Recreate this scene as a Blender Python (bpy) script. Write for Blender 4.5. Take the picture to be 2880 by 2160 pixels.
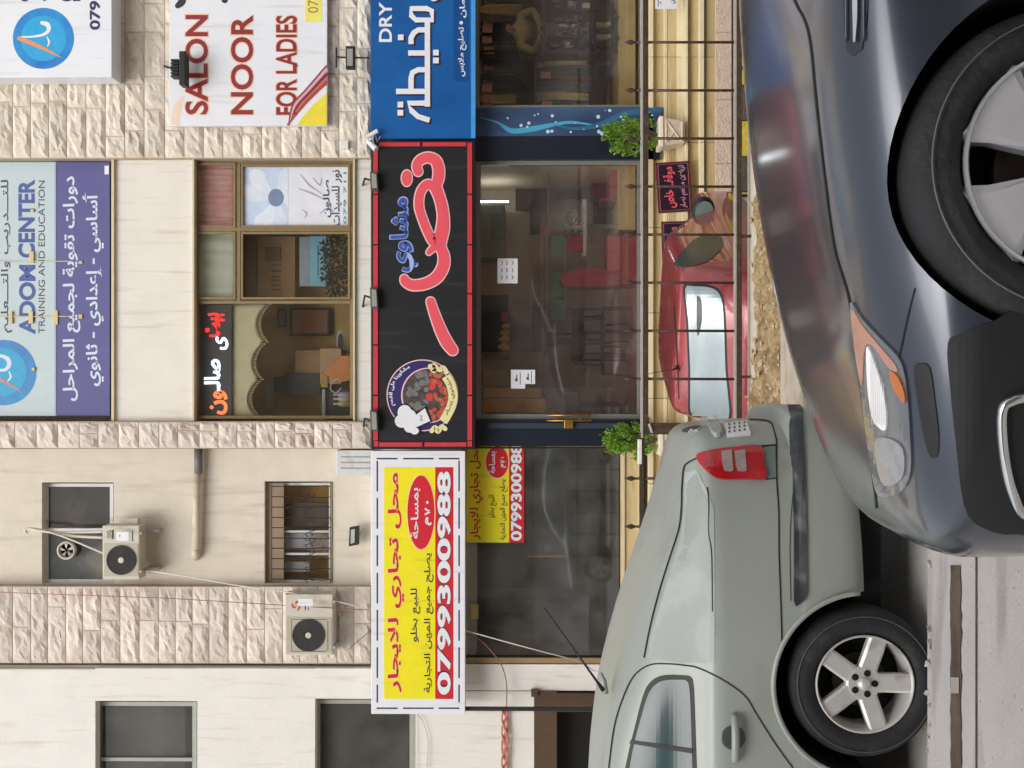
import bpy, bmesh, math, random
import numpy as np
from mathutils import Vector, Matrix, noise
from mathutils.bvhtree import BVHTree
from mathutils.geometry import delaunay_2d_cdt
random.seed(7)
R = math.radians
sc = bpy.context.scene
for o in list(bpy.data.objects): bpy.data.objects.remove(o)

# ------------------------------------------------------------------ camera (phone held sideways: world up points to picture left)
FPX, PITCH = 3120.0, 0.0122
CAM = Vector((0, 0, 2.07))
FWD = Vector((0, math.cos(PITCH), math.sin(PITCH)))
UPV = Vector((0, -math.sin(PITCH), math.cos(PITCH)))
cam_d = bpy.data.cameras.new('camera'); cam = bpy.data.objects.new('camera', cam_d)
sc.collection.objects.link(cam); sc.camera = cam
cam_d.sensor_width = 36; cam_d.lens = FPX / 2880 * 36; cam_d.clip_end = 500; cam_d.clip_start = .05
RX, RY = -UPV, Vector((1, 0, 0))
RZ = RX.cross(RY)
cam.matrix_world = Matrix((( RX.x, RY.x, RZ.x, CAM.x), (RX.y, RY.y, RZ.y, CAM.y), (RX.z, RY.z, RZ.z, CAM.z), (0, 0, 0, 1)))

# ------------------------------------------------------------------ world, sun, exposure
SUN_EL, SUN_AZ = 50, 200
w = bpy.data.worlds.new('World'); sc.world = w; w.use_nodes = True
nt = w.node_tree; bg = nt.nodes['Background']; bg.inputs[1].default_value = .15
sky = nt.nodes.new('ShaderNodeTexSky'); sky.sky_type = 'NISHITA'; sky.sun_disc = False
sky.sun_elevation = R(SUN_EL); sky.sun_rotation = R(SUN_AZ); sky.dust_density = 4; sky.air_density = 1.4; sky.ozone_density = .6
hs = nt.nodes.new('ShaderNodeHueSaturation'); hs.inputs['Saturation'].default_value = .22
nt.links.new(sky.outputs[0], hs.inputs['Color']); nt.links.new(hs.outputs[0], bg.inputs[0])
sd = bpy.data.lights.new('sun', 'SUN'); sd.energy = .75; sd.angle = R(45); sd.color = (1, .965, .92)
sun = bpy.data.objects.new('sun', sd); sc.collection.objects.link(sun)
az, el = R(SUN_AZ), R(SUN_EL)
sdir = Vector((math.sin(az) * math.cos(el), math.cos(az) * math.cos(el), math.sin(el)))
sun.rotation_euler = sdir.to_track_quat('Z', 'Y').to_euler()
sc.view_settings.view_transform = 'Standard'; sc.view_settings.look = 'None'
sc.view_settings.exposure = 0.36; sc.view_settings.gamma = 1
sc.cycles.max_bounces = 10; sc.cycles.diffuse_bounces = 7; sc.cycles.transparent_max_bounces = 12

# ------------------------------------------------------------------ helpers
def P(x, y, d):
    """point at depth d (world Y) seen at picture pixel x, y of the 2880 x 2160 photograph"""
    x, y, d = float(x), float(y), float(d); b = (1440 - x) / FPX; a = (1080 - y) / FPX
    t = d / (FWD.y + b * UPV.y)
    return CAM + t * (FWD + b * UPV + a * Vector((1, 0, 0)))
def ray(x, y):
    x, y = float(x), float(y)
    return (FWD + (1440 - x) / FPX * UPV + (1080 - y) / FPX * Vector((1, 0, 0))).normalized()
def lin(c): return tuple((v / 12.92 if v <= .04045 else ((v + .055) / 1.055) ** 2.4) for v in (k / 255 for k in c))
MATS = {}
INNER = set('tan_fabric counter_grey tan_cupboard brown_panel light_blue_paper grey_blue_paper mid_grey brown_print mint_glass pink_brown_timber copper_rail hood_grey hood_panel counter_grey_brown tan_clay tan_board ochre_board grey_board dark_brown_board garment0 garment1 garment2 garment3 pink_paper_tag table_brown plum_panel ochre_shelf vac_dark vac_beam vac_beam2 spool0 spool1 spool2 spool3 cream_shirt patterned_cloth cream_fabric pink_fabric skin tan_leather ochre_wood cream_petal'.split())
def mat(name, col, rough=.6, metal=0, var=.08, scale=6, bump=0, bscale=None, srgb=True, emit=0, spec=.5, coat=0, col2=None, dirt=None, stretch=None):
    if name in MATS: return MATS[name]
    m = bpy.data.materials.new(name); m.use_nodes = True; n = m.node_tree; b = n.nodes['Principled BSDF']
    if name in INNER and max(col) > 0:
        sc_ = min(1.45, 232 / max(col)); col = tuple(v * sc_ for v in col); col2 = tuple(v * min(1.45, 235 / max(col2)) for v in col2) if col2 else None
    c = lin(col) if srgb else col
    b.inputs['Roughness'].default_value = rough; b.inputs['Metallic'].default_value = metal
    b.inputs['Specular IOR Level'].default_value = spec; b.inputs['Coat Weight'].default_value = coat; b.inputs['Coat Roughness'].default_value = .13 if 'blue_grey' in name else .04
    tc = n.nodes.new('ShaderNodeTexCoord'); vec = tc.outputs['Object']
    if stretch:
        mp = n.nodes.new('ShaderNodeMapping'); mp.inputs['Scale'].default_value = stretch
        n.links.new(vec, mp.inputs[0]); vec = mp.outputs[0]
    nz = n.nodes.new('ShaderNodeTexNoise'); nz.inputs['Scale'].default_value = scale; nz.inputs['Detail'].default_value = 8; nz.inputs['Roughness'].default_value = .62
    n.links.new(vec, nz.inputs['Vector'])
    rp = n.nodes.new('ShaderNodeValToRGB'); rp.color_ramp.elements[0].position = .3; rp.color_ramp.elements[1].position = .7
    lo = tuple(v * (1 - var) for v in c); hi = tuple(min(1, v * (1 + var)) for v in c)
    if col2: lo, hi = c, (lin(col2) if srgb else col2)
    rp.color_ramp.elements[0].color = (*lo, 1); rp.color_ramp.elements[1].color = (*hi, 1)
    n.links.new(nz.outputs['Fac'], rp.inputs[0]); out = rp.outputs[0]
    if dirt:
        dc, dscale, dlo, dhi, dst = dirt
        mp2 = n.nodes.new('ShaderNodeMapping'); mp2.inputs['Scale'].default_value = dst
        n.links.new(tc.outputs['Object'], mp2.inputs[0])
        n2 = n.nodes.new('ShaderNodeTexNoise'); n2.inputs['Scale'].default_value = dscale; n2.inputs['Detail'].default_value = 6
        n.links.new(mp2.outputs[0], n2.inputs['Vector'])
        r2 = n.nodes.new('ShaderNodeMapRange'); r2.inputs[1].default_value = dlo; r2.inputs[2].default_value = dhi
        n.links.new(n2.outputs['Fac'], r2.inputs[0])
        mx = n.nodes.new('ShaderNodeMixRGB'); mx.inputs[2].default_value = (*lin(dc), 1)
        n.links.new(r2.outputs[0], mx.inputs[0]); n.links.new(out, mx.inputs[1]); out = mx.outputs[0]
    if 'limestone' in name:   # each stone its own tone
        oi = n.nodes.new('ShaderNodeObjectInfo'); mr = n.nodes.new('ShaderNodeMapRange'); mr.inputs[3].default_value = .86; mr.inputs[4].default_value = 1.08
        hv = n.nodes.new('ShaderNodeHueSaturation'); n.links.new(oi.outputs['Random'], mr.inputs[0]); n.links.new(mr.outputs[0], hv.inputs['Value']); n.links.new(out, hv.inputs['Color']); out = hv.outputs[0]
    n.links.new(out, b.inputs['Base Color'])
    if bump:
        nb = n.nodes.new('ShaderNodeTexNoise'); nb.inputs['Scale'].default_value = bscale or scale * 4; nb.inputs['Detail'].default_value = 10
        n.links.new(vec, nb.inputs['Vector'])
        bp = n.nodes.new('ShaderNodeBump'); bp.inputs['Strength'].default_value = min(1, bump); bp.inputs['Distance'].default_value = .02 * max(1, bump)
        n.links.new(nb.outputs['Fac'], bp.inputs['Height']); n.links.new(bp.outputs[0], b.inputs['Normal'])
    if emit:
        b.inputs['Emission Color'].default_value = (*c, 1); b.inputs['Emission Strength'].default_value = emit
    MATS[name] = m; return m
def glass(name, tint=(.8, .85, .82), refl=.12, gcol=(.8, .85, .9), dust=.03, dcol=(.62, .6, .55)):
    if name in MATS: return MATS[name]
    m = bpy.data.materials.new(name); m.use_nodes = True; n = m.node_tree; n.nodes.clear()
    o = n.nodes.new('ShaderNodeOutputMaterial'); mx = n.nodes.new('ShaderNodeMixShader')
    t = n.nodes.new('ShaderNodeBsdfTransparent'); g = n.nodes.new('ShaderNodeBsdfGlossy')
    t.inputs[0].default_value = (*tint, 1); g.inputs['Roughness'].default_value = .02; g.inputs['Color'].default_value = (*gcol, 1)
    fr = n.nodes.new('ShaderNodeLayerWeight'); fr.inputs[0].default_value = .35
    ad = n.nodes.new('ShaderNodeMath'); ad.operation = 'MULTIPLY_ADD'; ad.inputs[1].default_value = .6; ad.inputs[2].default_value = refl
    ad.use_clamp = True
    n.links.new(fr.outputs['Fresnel'], ad.inputs[0]); n.links.new(ad.outputs[0], mx.inputs[0])
    df = n.nodes.new('ShaderNodeBsdfDiffuse'); df.inputs[0].default_value = (*dcol, 1); m2 = n.nodes.new('ShaderNodeMixShader')
    nz = n.nodes.new('ShaderNodeTexNoise'); nz.inputs['Scale'].default_value = 2.2; nz.inputs['Detail'].default_value = 7; tc = n.nodes.new('ShaderNodeTexCoord'); n.links.new(tc.outputs['Object'], nz.inputs['Vector'])
    mr = n.nodes.new('ShaderNodeMapRange'); mr.inputs[1].default_value = .35; mr.inputs[2].default_value = .75; mr.inputs[3].default_value = dust * .6; mr.inputs[4].default_value = dust * 1.8
    n.links.new(nz.outputs['Fac'], mr.inputs[0]); n.links.new(mr.outputs[0], m2.inputs[0]); n.links.new(t.outputs[0], m2.inputs[1]); n.links.new(df.outputs[0], m2.inputs[2])
    n.links.new(m2.outputs[0], mx.inputs[1]); n.links.new(g.outputs[0], mx.inputs[2]); n.links.new(mx.outputs[0], o.inputs[0])
    MATS[name] = m; return m

class MB:
    def __init__(s): s.v = []; s.f = []
    def add(s, vs, fs):
        b = len(s.v); s.v += [Vector(v) for v in vs]; s.f += [tuple(i + b for i in f) for f in fs]; return s
    def hexa(s, p):   # 8 points: front quad 0-3, back quad 4-7
        return s.add(p, [(0, 1, 2, 3), (7, 6, 5, 4), (0, 4, 5, 1), (1, 5, 6, 2), (2, 6, 7, 3), (3, 7, 4, 0)])
    def box(s, x0, x1, y0, y1, z0, z1):
        return s.hexa([(x0, y0, z0), (x1, y0, z0), (x1, y0, z1), (x0, y0, z1), (x0, y1, z0), (x1, y1, z0), (x1, y1, z1), (x0, y1, z1)])
    def fbox(s, x0, x1, y0, y1, d0, d1):     # pixel rectangle with its front face at depth d0, straight back to d1
        a = P(x1, y1, d0); b = P(x0, y0, d0)
        return s.box(a.x, b.x, d0, d1, a.z, b.z)
    def fpoly(s, pts, d0, d1):               # pixel polygon extruded straight back
        f = [P(x, y, d0) for x, y in pts]; k = len(f)
        bk = [Vector((p.x, d1, p.z)) for p in f]
        return s.add(f + bk, [tuple(range(k)), tuple(range(2 * k - 1, k - 1, -1))] + [(i, i + k, (i + 1) % k + k, (i + 1) % k) for i in range(k)])
    def tube(s, pts, r, n=8, cap=True):
        pts = [Vector(p) for p in pts]; rings = []; base = len(s.v)
        for i, p in enumerate(pts):
            t = (pts[min(i + 1, len(pts) - 1)] - pts[max(i - 1, 0)]).normalized()
            a = t.cross(Vector((0, 0, 1)) if abs(t.z) < .9 else Vector((1, 0, 0))).normalized(); b = t.cross(a)
            rr = r[i] if isinstance(r, (list, tuple)) else r
            for k in range(n):
                q = 2 * math.pi * k / n; s.v.append(p + a * math.cos(q) * rr + b * math.sin(q) * rr)
        for i in range(len(pts) - 1):
            for k in range(n):
                a0 = base + i * n + k; a1 = base + i * n + (k + 1) % n
                s.f.append((a0, a1, a1 + n, a0 + n))
        if cap:
            s.f.append(tuple(base + k for k in reversed(range(n)))); s.f.append(tuple(base + (len(pts) - 1) * n + k for k in range(n)))
        return s
    def lathe(s, prof, c, axis='Y', n=48, close=False):   # prof: (radius, along)
        base = len(s.v); c = Vector(c)
        for r, h in prof:
            for k in range(n):
                q = 2 * math.pi * k / n
                if axis == 'Y': s.v.append(c + Vector((math.cos(q) * r, h, math.sin(q) * r)))
                elif axis == 'Z': s.v.append(c + Vector((math.cos(q) * r, math.sin(q) * r, h)))
                else: s.v.append(c + Vector((h, math.cos(q) * r, math.sin(q) * r)))
        m = len(prof)
        for i in range(m if close else m - 1):
            j = (i + 1) % m
            for k in range(n):
                s.f.append((base + i * n + k, base + i * n + (k + 1) % n, base + j * n + (k + 1) % n, base + j * n + k))
        return s
    def disc(s, x, y, r, d, n=32, rx=None, ang=0):        # flat print in the facade plane, pixel centre/radius
        pts = []
        for k in range(n):
            q = 2 * math.pi * k / n; a, b = math.cos(q) * r, math.sin(q) * (rx or r)
            pts.append((x + a * math.cos(ang) - b * math.sin(ang), y + a * math.sin(ang) + b * math.cos(ang)))
        return s.add([P(a, b, d) for a, b in pts], [tuple(range(n))])
    def flat(s, pts, d): return s.add([P(a, b, d) for a, b in pts], [tuple(range(len(pts)))])
LOC = {}
def prop(o, label=None, cat=None, group=None, kind=None):
    if label: o['label'] = label
    if cat: o['category'] = cat
    if group: o['group'] = group
    if kind: o['kind'] = kind
    return o
def thing(name, label, cat, loc, group=None):
    o = bpy.data.objects.new(name, None); sc.collection.objects.link(o); o.location = loc; o.empty_display_size = .1
    LOC[o.name] = Vector(loc); return prop(o, label, cat, group)
def build(mb, name, m, parent=None, smooth=False, kind=None, label=None, cat=None, group=None, recalc=True):
    off = LOC[parent.name] if parent else Vector((0, 0, 0))
    me = bpy.data.meshes.new(name); me.from_pydata([tuple(v - off) for v in mb.v], [], mb.f)
    for k in (m if isinstance(m, list) else [m]): me.materials.append(k)
    if recalc:
        bm = bmesh.new(); bm.from_mesh(me); bmesh.ops.recalc_face_normals(bm, faces=bm.faces); bm.to_mesh(me); bm.free()
    if smooth: me.shade_smooth()
    o = bpy.data.objects.new(name, me); sc.collection.objects.link(o)
    if parent: o.parent = parent; LOC[o.name] = off
    else: LOC[o.name] = Vector((0, 0, 0))
    return prop(o, label, cat, group, kind)
def smooth_angle(o, a=35):
    me = o.data; me.shade_smooth()
    bm = bmesh.new(); bm.from_mesh(me)
    for e in bm.edges:
        if len(e.link_faces) == 2 and e.calc_face_angle(0) > R(a): e.smooth = False
    bm.to_mesh(me); bm.free()
def bevel(o, wd=.01, seg=2):
    m = o.modifiers.new('bevel', 'BEVEL'); m.width = wd; m.segments = seg; m.limit_method = 'ANGLE'; return o
def copy_tree(o, parent=None):
    c = o.copy(); sc.collection.objects.link(c); c.parent = parent
    for ch in [q for q in bpy.data.objects if q.parent == o]: copy_tree(ch, c)
    return c

# ---- Arabic shaping (presentation forms) and fitted lettering
FORMS = {'ا': (0xFE8D, 0xFE8E, 0, 0), 'أ': (0xFE83, 0xFE84, 0, 0), 'إ': (0xFE87, 0xFE88, 0, 0), 'ب': (0xFE8F, 0xFE90, 0xFE91, 0xFE92), 'ة': (0xFE93, 0xFE94, 0, 0), 'ت': (0xFE95, 0xFE96, 0xFE97, 0xFE98), 'ث': (0xFE99, 0xFE9A, 0xFE9B, 0xFE9C), 'ج': (0xFE9D, 0xFE9E, 0xFE9F, 0xFEA0), 'ح': (0xFEA1, 0xFEA2, 0xFEA3, 0xFEA4), 'خ': (0xFEA5, 0xFEA6, 0xFEA7, 0xFEA8), 'د': (0xFEA9, 0xFEAA, 0, 0), 'ر': (0xFEAD, 0xFEAE, 0, 0), 'ز': (0xFEAF, 0xFEB0, 0, 0), 'س': (0xFEB1, 0xFEB2, 0xFEB3, 0xFEB4), 'ش': (0xFEB5, 0xFEB6, 0xFEB7, 0xFEB8), 'ص': (0xFEB9, 0xFEBA, 0xFEBB, 0xFEBC), 'ط': (0xFEC1, 0xFEC2, 0xFEC3, 0xFEC4), 'ع': (0xFEC9, 0xFECA, 0xFECB, 0xFECC), 'ف': (0xFED1, 0xFED2, 0xFED3, 0xFED4), 'ق': (0xFED5, 0xFED6, 0xFED7, 0xFED8), 'ك': (0xFED9, 0xFEDA, 0xFEDB, 0xFEDC), 'ل': (0xFEDD, 0xFEDE, 0xFEDF, 0xFEE0), 'م': (0xFEE1, 0xFEE2, 0xFEE3, 0xFEE4), 'ن': (0xFEE5, 0xFEE6, 0xFEE7, 0xFEE8), 'ه': (0xFEE9, 0xFEEA, 0xFEEB, 0xFEEC), 'و': (0xFEED, 0xFEEE, 0, 0), 'ي': (0xFEF1, 0xFEF2, 0xFEF3, 0xFEF4), 'ى': (0xFEEF, 0xFEF0, 0, 0)}
def shape(s):
    out = []; s = s.replace('لا', '\uE001')
    jr = lambda ch: ch in FORMS or ch == '\uE001' or ch == 'ـ'
    jl = lambda ch: (ch in FORMS and FORMS[ch][2]) or ch == 'ـ'
    for i, ch in enumerate(s):
        pv = i > 0 and jl(s[i - 1]); nx = i + 1 < len(s) and jr(s[i + 1])
        if ch == '\uE001': out.append(chr(0xFEFC if pv else 0xFEFB))
        elif ch in FORMS:
            a, b, c_, d = FORMS[ch]; nx = nx and c_
            out.append(chr(d if pv and nx else b if pv else c_ if nx else a))
        else: out.append(ch)
    return ''.join(reversed(out))
TXT = {}
def glyphs(s, bold):
    k = (s, bold)
    if k in TXT: return TXT[k]
    t = bpy.data.curves.new('txt', 'FONT'); t.body = shape(s) if any(ch in FORMS for ch in s) else s
    t.size = 1; t.offset = bold; t.resolution_u = 4
    o = bpy.data.objects.new('txt', t); sc.collection.objects.link(o)
    bpy.context.view_layer.update()
    me = bpy.data.meshes.new_from_object(o.evaluated_get(bpy.context.evaluated_depsgraph_get()))
    v = np.array([q.co[:2] for q in me.vertices]); f = [tuple(p.vertices) for p in me.polygons]
    mn, mx = v.min(0), v.max(0); v = (v - mn) / (mx - mn)
    bpy.data.objects.remove(o); bpy.data.curves.remove(t); bpy.data.meshes.remove(me)
    TXT[k] = (v, f); return TXT[k]
def text(mb, s, x0, x1, y0, y1, d, bold=.0, fn=None, dfn=None):
    """lettering fitted into the picture rectangle; reads towards smaller y (the world's right)"""
    v, f = glyphs(s, bold); vs = []
    for u, h in v:
        if fn: px, py = fn(u, h)
        else: px, py = x1 - h * (x1 - x0), y1 - u * (y1 - y0)
        vs.append(P(px, py, d))
    return mb.add(vs, f)
def catmull(pts, n=8, closed=False):
    out = []; m = len(pts)
    g = (lambda i: pts[i % m]) if closed else (lambda i: pts[min(max(i, 0), m - 1)])
    for i in range(m if closed else m - 1):
        p0, p1, p2, p3 = [np.array(g(i + k), float) for k in (-1, 0, 1, 2)]
        for k in range(n):
            t = k / n
            out.append(tuple(float(v_) for v_ in .5 * ((2 * p1) + (-p0 + p2) * t + (2 * p0 - 5 * p1 + 4 * p2 - p3) * t * t + (-p0 + 3 * p1 - 3 * p2 + p3) * t ** 3)))
    if not closed: out.append(tuple(pts[-1]))
    return out
def ribbon(mb, pts, wd, d, closed=False, caps=True, smooth=True):
    """flat painted stroke in the facade plane, pixel coordinates"""
    if smooth: pts = catmull(pts, 8, closed)
    m = len(pts); L = []; Rr = []
    for i, p in enumerate(pts):
        a = pts[(i - 1) % m] if closed or i > 0 else p; b = pts[(i + 1) % m] if closed or i < m - 1 else p
        t = np.array(b, float) - np.array(a, float); t /= max(1e-6, np.linalg.norm(t)); nrm = np.array((-t[1], t[0]))
        ww = (wd if not isinstance(wd, (list, tuple)) else np.interp(i / (m - 1), np.linspace(0, 1, len(wd)), wd)) / 2
        L.append(np.array(p) + nrm * ww); Rr.append(np.array(p) - nrm * ww)
    vs = [P(q[0], q[1], d) for q in L] + [P(q[0], q[1], d) for q in Rr]
    mb.add(vs, [(i, (i + 1) % m, (i + 1) % m + m, i + m) for i in range(m if closed else m - 1)])
    if caps and not closed:
        for e, p in ((0, pts[0]), (-1, pts[-1])):
            ww = (wd if not isinstance(wd, (list, tuple)) else wd[e]) / 2
            mb.disc(p[0], p[1], ww, d - .0004, 16)
    return mb

# ---- vehicle bodies: horizontal superellipse slices, smooth between the given heights
def hermite(xs, ys, q):
    xs, ys = np.array(xs, float), np.array(ys, float); h = np.diff(xs); dl = np.diff(ys) / h
    m = np.zeros_like(ys); m[0], m[-1] = dl[0], dl[-1]
    for i in range(1, len(xs) - 1):
        m[i] = 0 if dl[i - 1] * dl[i] <= 0 else 2 * dl[i - 1] * dl[i] / (dl[i - 1] + dl[i])
    i = np.clip(np.searchsorted(xs, q, 'right') - 1, 0, len(xs) - 2); t = (q - xs[i]) / h[i]
    return ((2 * t ** 3 - 3 * t ** 2 + 1) * ys[i] + (t ** 3 - 2 * t ** 2 + t) * h[i] * m[i] + (-2 * t ** 3 + 3 * t ** 2) * ys[i + 1] + (t ** 3 - t ** 2) * h[i] * m[i + 1])
def loft(levels, n=4.0, M=None, nt=160, sub=5, yc=0):
    zs = [l[0] for l in levels]; q = []
    for a, b in zip(zs[:-1], zs[1:]): q += [a + (b - a) * k / sub for k in range(sub)]
    q.append(zs[-1]); q = np.array(q)
    x0 = hermite(zs, [l[1] for l in levels], q); x1 = hermite(zs, [l[2] for l in levels], q); W = hermite(zs, [l[3] for l in levels], q)
    mb = MB(); vs = []; nl = len(q)
    for i in range(nl):
        cx, L = (x0[i] + x1[i]) / 2, (x1[i] - x0[i]) / 2
        for k in range(nt):
            # even spacing along the perimeter of the unit superellipse
            t = TT[(n, nt)][k] if (n, nt) in TT else None
            if t is None: make_tt(n, nt); t = TT[(n, nt)][k]
            vs.append(Vector((cx + L * t[0], yc + W[i] * t[1], q[i])))
    fs = [(i * nt + k, i * nt + (k + 1) % nt, (i + 1) * nt + (k + 1) % nt, (i + 1) * nt + k) for i in range(nl - 1) for k in range(nt)]
    for i, rv in ((0, True), (nl - 1, False)):
        c = len(vs); vs.append(Vector(((x0[i] + x1[i]) / 2, yc, q[i])))
        fs += [((c, i * nt + (k + 1) % nt, i * nt + k) if rv else (c, i * nt + k, i * nt + (k + 1) % nt)) for k in range(nt)]
    if M: vs = [M @ v for v in vs]
    mb.add(vs, fs); return mb
TT = {}
def make_tt(n, nt):
    a = np.linspace(0, 2 * math.pi, 4001); c, s = np.cos(a), np.sin(a)
    x = np.sign(c) * np.abs(c) ** (2 / n); y = np.sign(s) * np.abs(s) ** (2 / n)
    sx = 2.4   # cars are longer than wide
    d = np.concatenate([[0], np.cumsum(np.hypot(np.diff(x * sx) * .45 + 0, np.diff(y) * 1.0) + 1.2 * np.abs(np.diff(np.arctan2(np.gradient(y), np.gradient(x)))) % math.pi * .05)])
    q = np.linspace(0, d[-1], nt, endpoint=False)
    TT[(n, nt)] = list(zip(np.interp(q, d, x), np.interp(q, d, y)))
def bvh_of(mb): return BVHTree.FromPolygons(mb.v, mb.f)
def inpoly(p, poly):
    x, y = p; c = False; j = len(poly) - 1
    for i in range(len(poly)):
        xi, yi = poly[i]; xj, yj = poly[j]
        if (yi > y) != (yj > y) and x < (xj - xi) * (y - yi) / (yj - yi) + xi: c = not c
        j = i
    return c
def patch(tree, poly, off=.004, step=14, mb=None, skirt=True):
    """a thin shell lying on a body: the outline is laid on the surface, with its own thickness"""
    mb = mb or MB(); pts = []
    for i in range(len(poly)):
        a, b = poly[i], poly[(i + 1) % len(poly)]
        k = max(1, int(math.dist(a, b) / step))
        pts += [(a[0] + (b[0] - a[0]) * t / k, a[1] + (b[1] - a[1]) * t / k) for t in range(k)]
    ne = len(pts); xs = [p[0] for p in pts]; ys = [p[1] for p in pts]
    gx = min(xs) + step * .5
    while gx < max(xs):
        gy = min(ys) + step * .5
        while gy < max(ys):
            if inpoly((gx, gy), pts) and min(math.dist((gx, gy), p) for p in pts[:ne]) > step * .45: pts.append((gx, gy))
            gy += step
        gx += step
    vo, _, fo, *_ = delaunay_2d_cdt([Vector(p) for p in pts], [(i, (i + 1) % ne) for i in range(ne)], [], 1, 1e-4)
    top = []; low = []
    for v in vo:
        h, nr, *_ = tree.ray_cast(CAM, ray(v.x, v.y))
        if h is None: top.append(None); low.append(None); continue
        if nr.dot(h - CAM) > 0: nr = -nr
        top.append(h + nr * off); low.append(h - nr * .003)
    ok = [f for f in fo if all(top[i] is not None for i in f) and max((top[a] - top[b]).length for a in f for b in f) < .5]
    use = {}; vs = []
    for f in ok:
        for i in f:
            if i not in use: use[i] = len(vs); vs.append(top[i])
    fs = [tuple(use[i] for i in f) for f in ok]
    if skirt:
        ec = {}
        for f in ok:
            for a, b in zip(f, f[1:] + f[:1]) if isinstance(f, tuple) else zip(f, list(f[1:]) + [f[0]]):
                ec.setdefault(frozenset((a, b)), []).append((a, b))
        lo = {}
        for k, v in ec.items():
            if len(v) == 1:
                a, b = v[0]
                for i in (a, b):
                    if i not in lo: lo[i] = len(vs); vs.append(low[i])
                fs.append((use[a], use[b], lo[b], lo[a]))
    mb.add(vs, fs); return mb
def line_poly(pts, wd):
    L, Rr = [], []
    for i, p in enumerate(pts):
        a, b = pts[max(i - 1, 0)], pts[min(i + 1, len(pts) - 1)]
        t = np.array(b, float) - np.array(a, float); t /= np.linalg.norm(t); n = np.array((-t[1], t[0])) * wd / 2
        L.append(tuple(np.array(p) + n)); Rr.append(tuple(np.array(p) - n))
    return L + Rr[::-1]
def seam(tree, pts, wd, off=.003, mb=None, curve=True):
    if curve: pts = catmull(pts, 5)
    mb = mb or MB()
    for a, b in zip(pts[:-1], pts[1:]):
        patch(tree, line_poly([a, b], wd), off, 40, mb, False)
    return mb
def boolean_cut(o, cutters):
    for c in cutters:
        m = o.modifiers.new('b', 'BOOLEAN'); m.object = c; m.operation = 'DIFFERENCE'; m.solver = 'EXACT'
    bpy.context.view_layer.update()
    me = bpy.data.meshes.new_from_object(o.evaluated_get(bpy.context.evaluated_depsgraph_get()))
    o.modifiers.clear(); o.data = me
    for c in cutters: bpy.data.objects.remove(c)

# ------------------------------------------------------------------ materials
M_stone = mat('rough_limestone', (218, 208, 193), .9, var=.08, scale=5, bump=1.15, bscale=9, dirt=((200, 180, 156), 4, .55, .78, (1, 1, .6)))
M_stone2 = mat('pink_limestone', (214, 202, 191), .9, var=.08, scale=4, bump=1.15, bscale=9, dirt=((200, 180, 164), 4, .55, .78, (1, 1, .6)))
M_joint = mat('mortar', (176, 160, 136), .95, var=.12, scale=9)
M_plaster = mat('cream_plaster', (214, 205, 189), .9, var=.05, scale=3, bump=.25, bscale=60, dirt=((184, 170, 150), 2.2, .56, .85, (3.5, 1, .35)))
M_white = mat('white_plaster', (228, 224, 217), .9, var=.04, scale=2, bump=.25, bscale=60, dirt=((205, 192, 172), 2.5, .56, .8, (4, 1, .4)))
M_spand = mat('spandrel_plaster', (226, 220, 211), .9, var=.04, scale=2, bump=.2, bscale=60, dirt=((196, 182, 158), 3, .56, .8, (4, 1, .3)))
M_ybase = mat('yellow_limestone', (196, 175, 130), .75, var=.09, scale=2.5, bump=.3, bscale=30, stretch=(.5, 1, 5), dirt=((168, 138, 84), 3, .54, .75, (.6, 1, 3)))
M_ylight = mat('pale_limestone_slab', (214, 201, 166), .7, var=.06, scale=4, bump=.2, bscale=30)
M_pinkbase = mat('pink_plinth', (202, 180, 164), .85, var=.10, scale=9, bump=1, bscale=25)
M_concrete = mat('pale_concrete', (200, 190, 172), .9, var=.1, scale=6, bump=.6, bscale=40)
M_road = mat('worn_concrete_road', (174, 169, 165), .9, var=.08, scale=2.5, bump=.35, bscale=60, dirt=((136, 128, 120), 2.4, .52, .75, (.6, 2, 1)))
M_side = mat('beige_paving', (186, 173, 156), .9, var=.12, scale=3, bump=.6, bscale=50, dirt=((150, 134, 112), 4, .5, .75, (1, 1, 1)))
M_rubble = mat('broken_earth', (186, 162, 122), .95, scale=8, col2=(106, 82, 50), bump=1.5, bscale=30)
M_ground = mat('forecourt_asphalt', (120, 112, 102), .95, var=.15, scale=4, bump=.5, bscale=60)
M_black = mat('black_rubber', (28, 28, 30), .55, var=.2, scale=10)
M_under = mat('underbody_black', (10, 10, 10), .9, var=.1)
M_darkm = mat('dark_blue_cladding', (22, 30, 44), .35, var=.15, scale=4, dirt=((44, 52, 66), 6, .6, .85, (1, 1, 1)))
M_blackc = mat('black_sign_face', (22, 25, 30), .42, var=.12, scale=6, dirt=((52, 52, 52), 2.5, .56, .85, (4, 1, .4)))
M_red = mat('red_edge_strip', (196, 52, 62), .45, var=.08, scale=8)
M_alu = mat('grey_aluminium', (138, 142, 136), .4, .35, var=.06, scale=9)
M_bronze = mat('bronze_window_frame', (136, 116, 82), .45, .2, var=.08, scale=9)
M_walu = mat('white_window_frame', (205, 206, 206), .45, var=.06, scale=8, dirt=((150, 140, 120), 5, .55, .8, (1, 1, 1)))
M_galu = mat('grey_window_frame', (158, 158, 150), .45, .2, var=.06, scale=8)
M_brown = mat('brown_wood_frame', (84, 62, 46), .6, var=.25, scale=6, stretch=(8, 1, 1), bump=.3)
M_iron = mat('brown_painted_iron', (72, 58, 48), .55, .3, var=.2, scale=14, dirt=((104, 84, 66), 20, .5, .8, (1, 1, 1)))
M_irontop = mat('lit_rail_top', (168, 164, 158), .6, var=.15, scale=14)  # pale tone stands in for light along the rail tops
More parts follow.
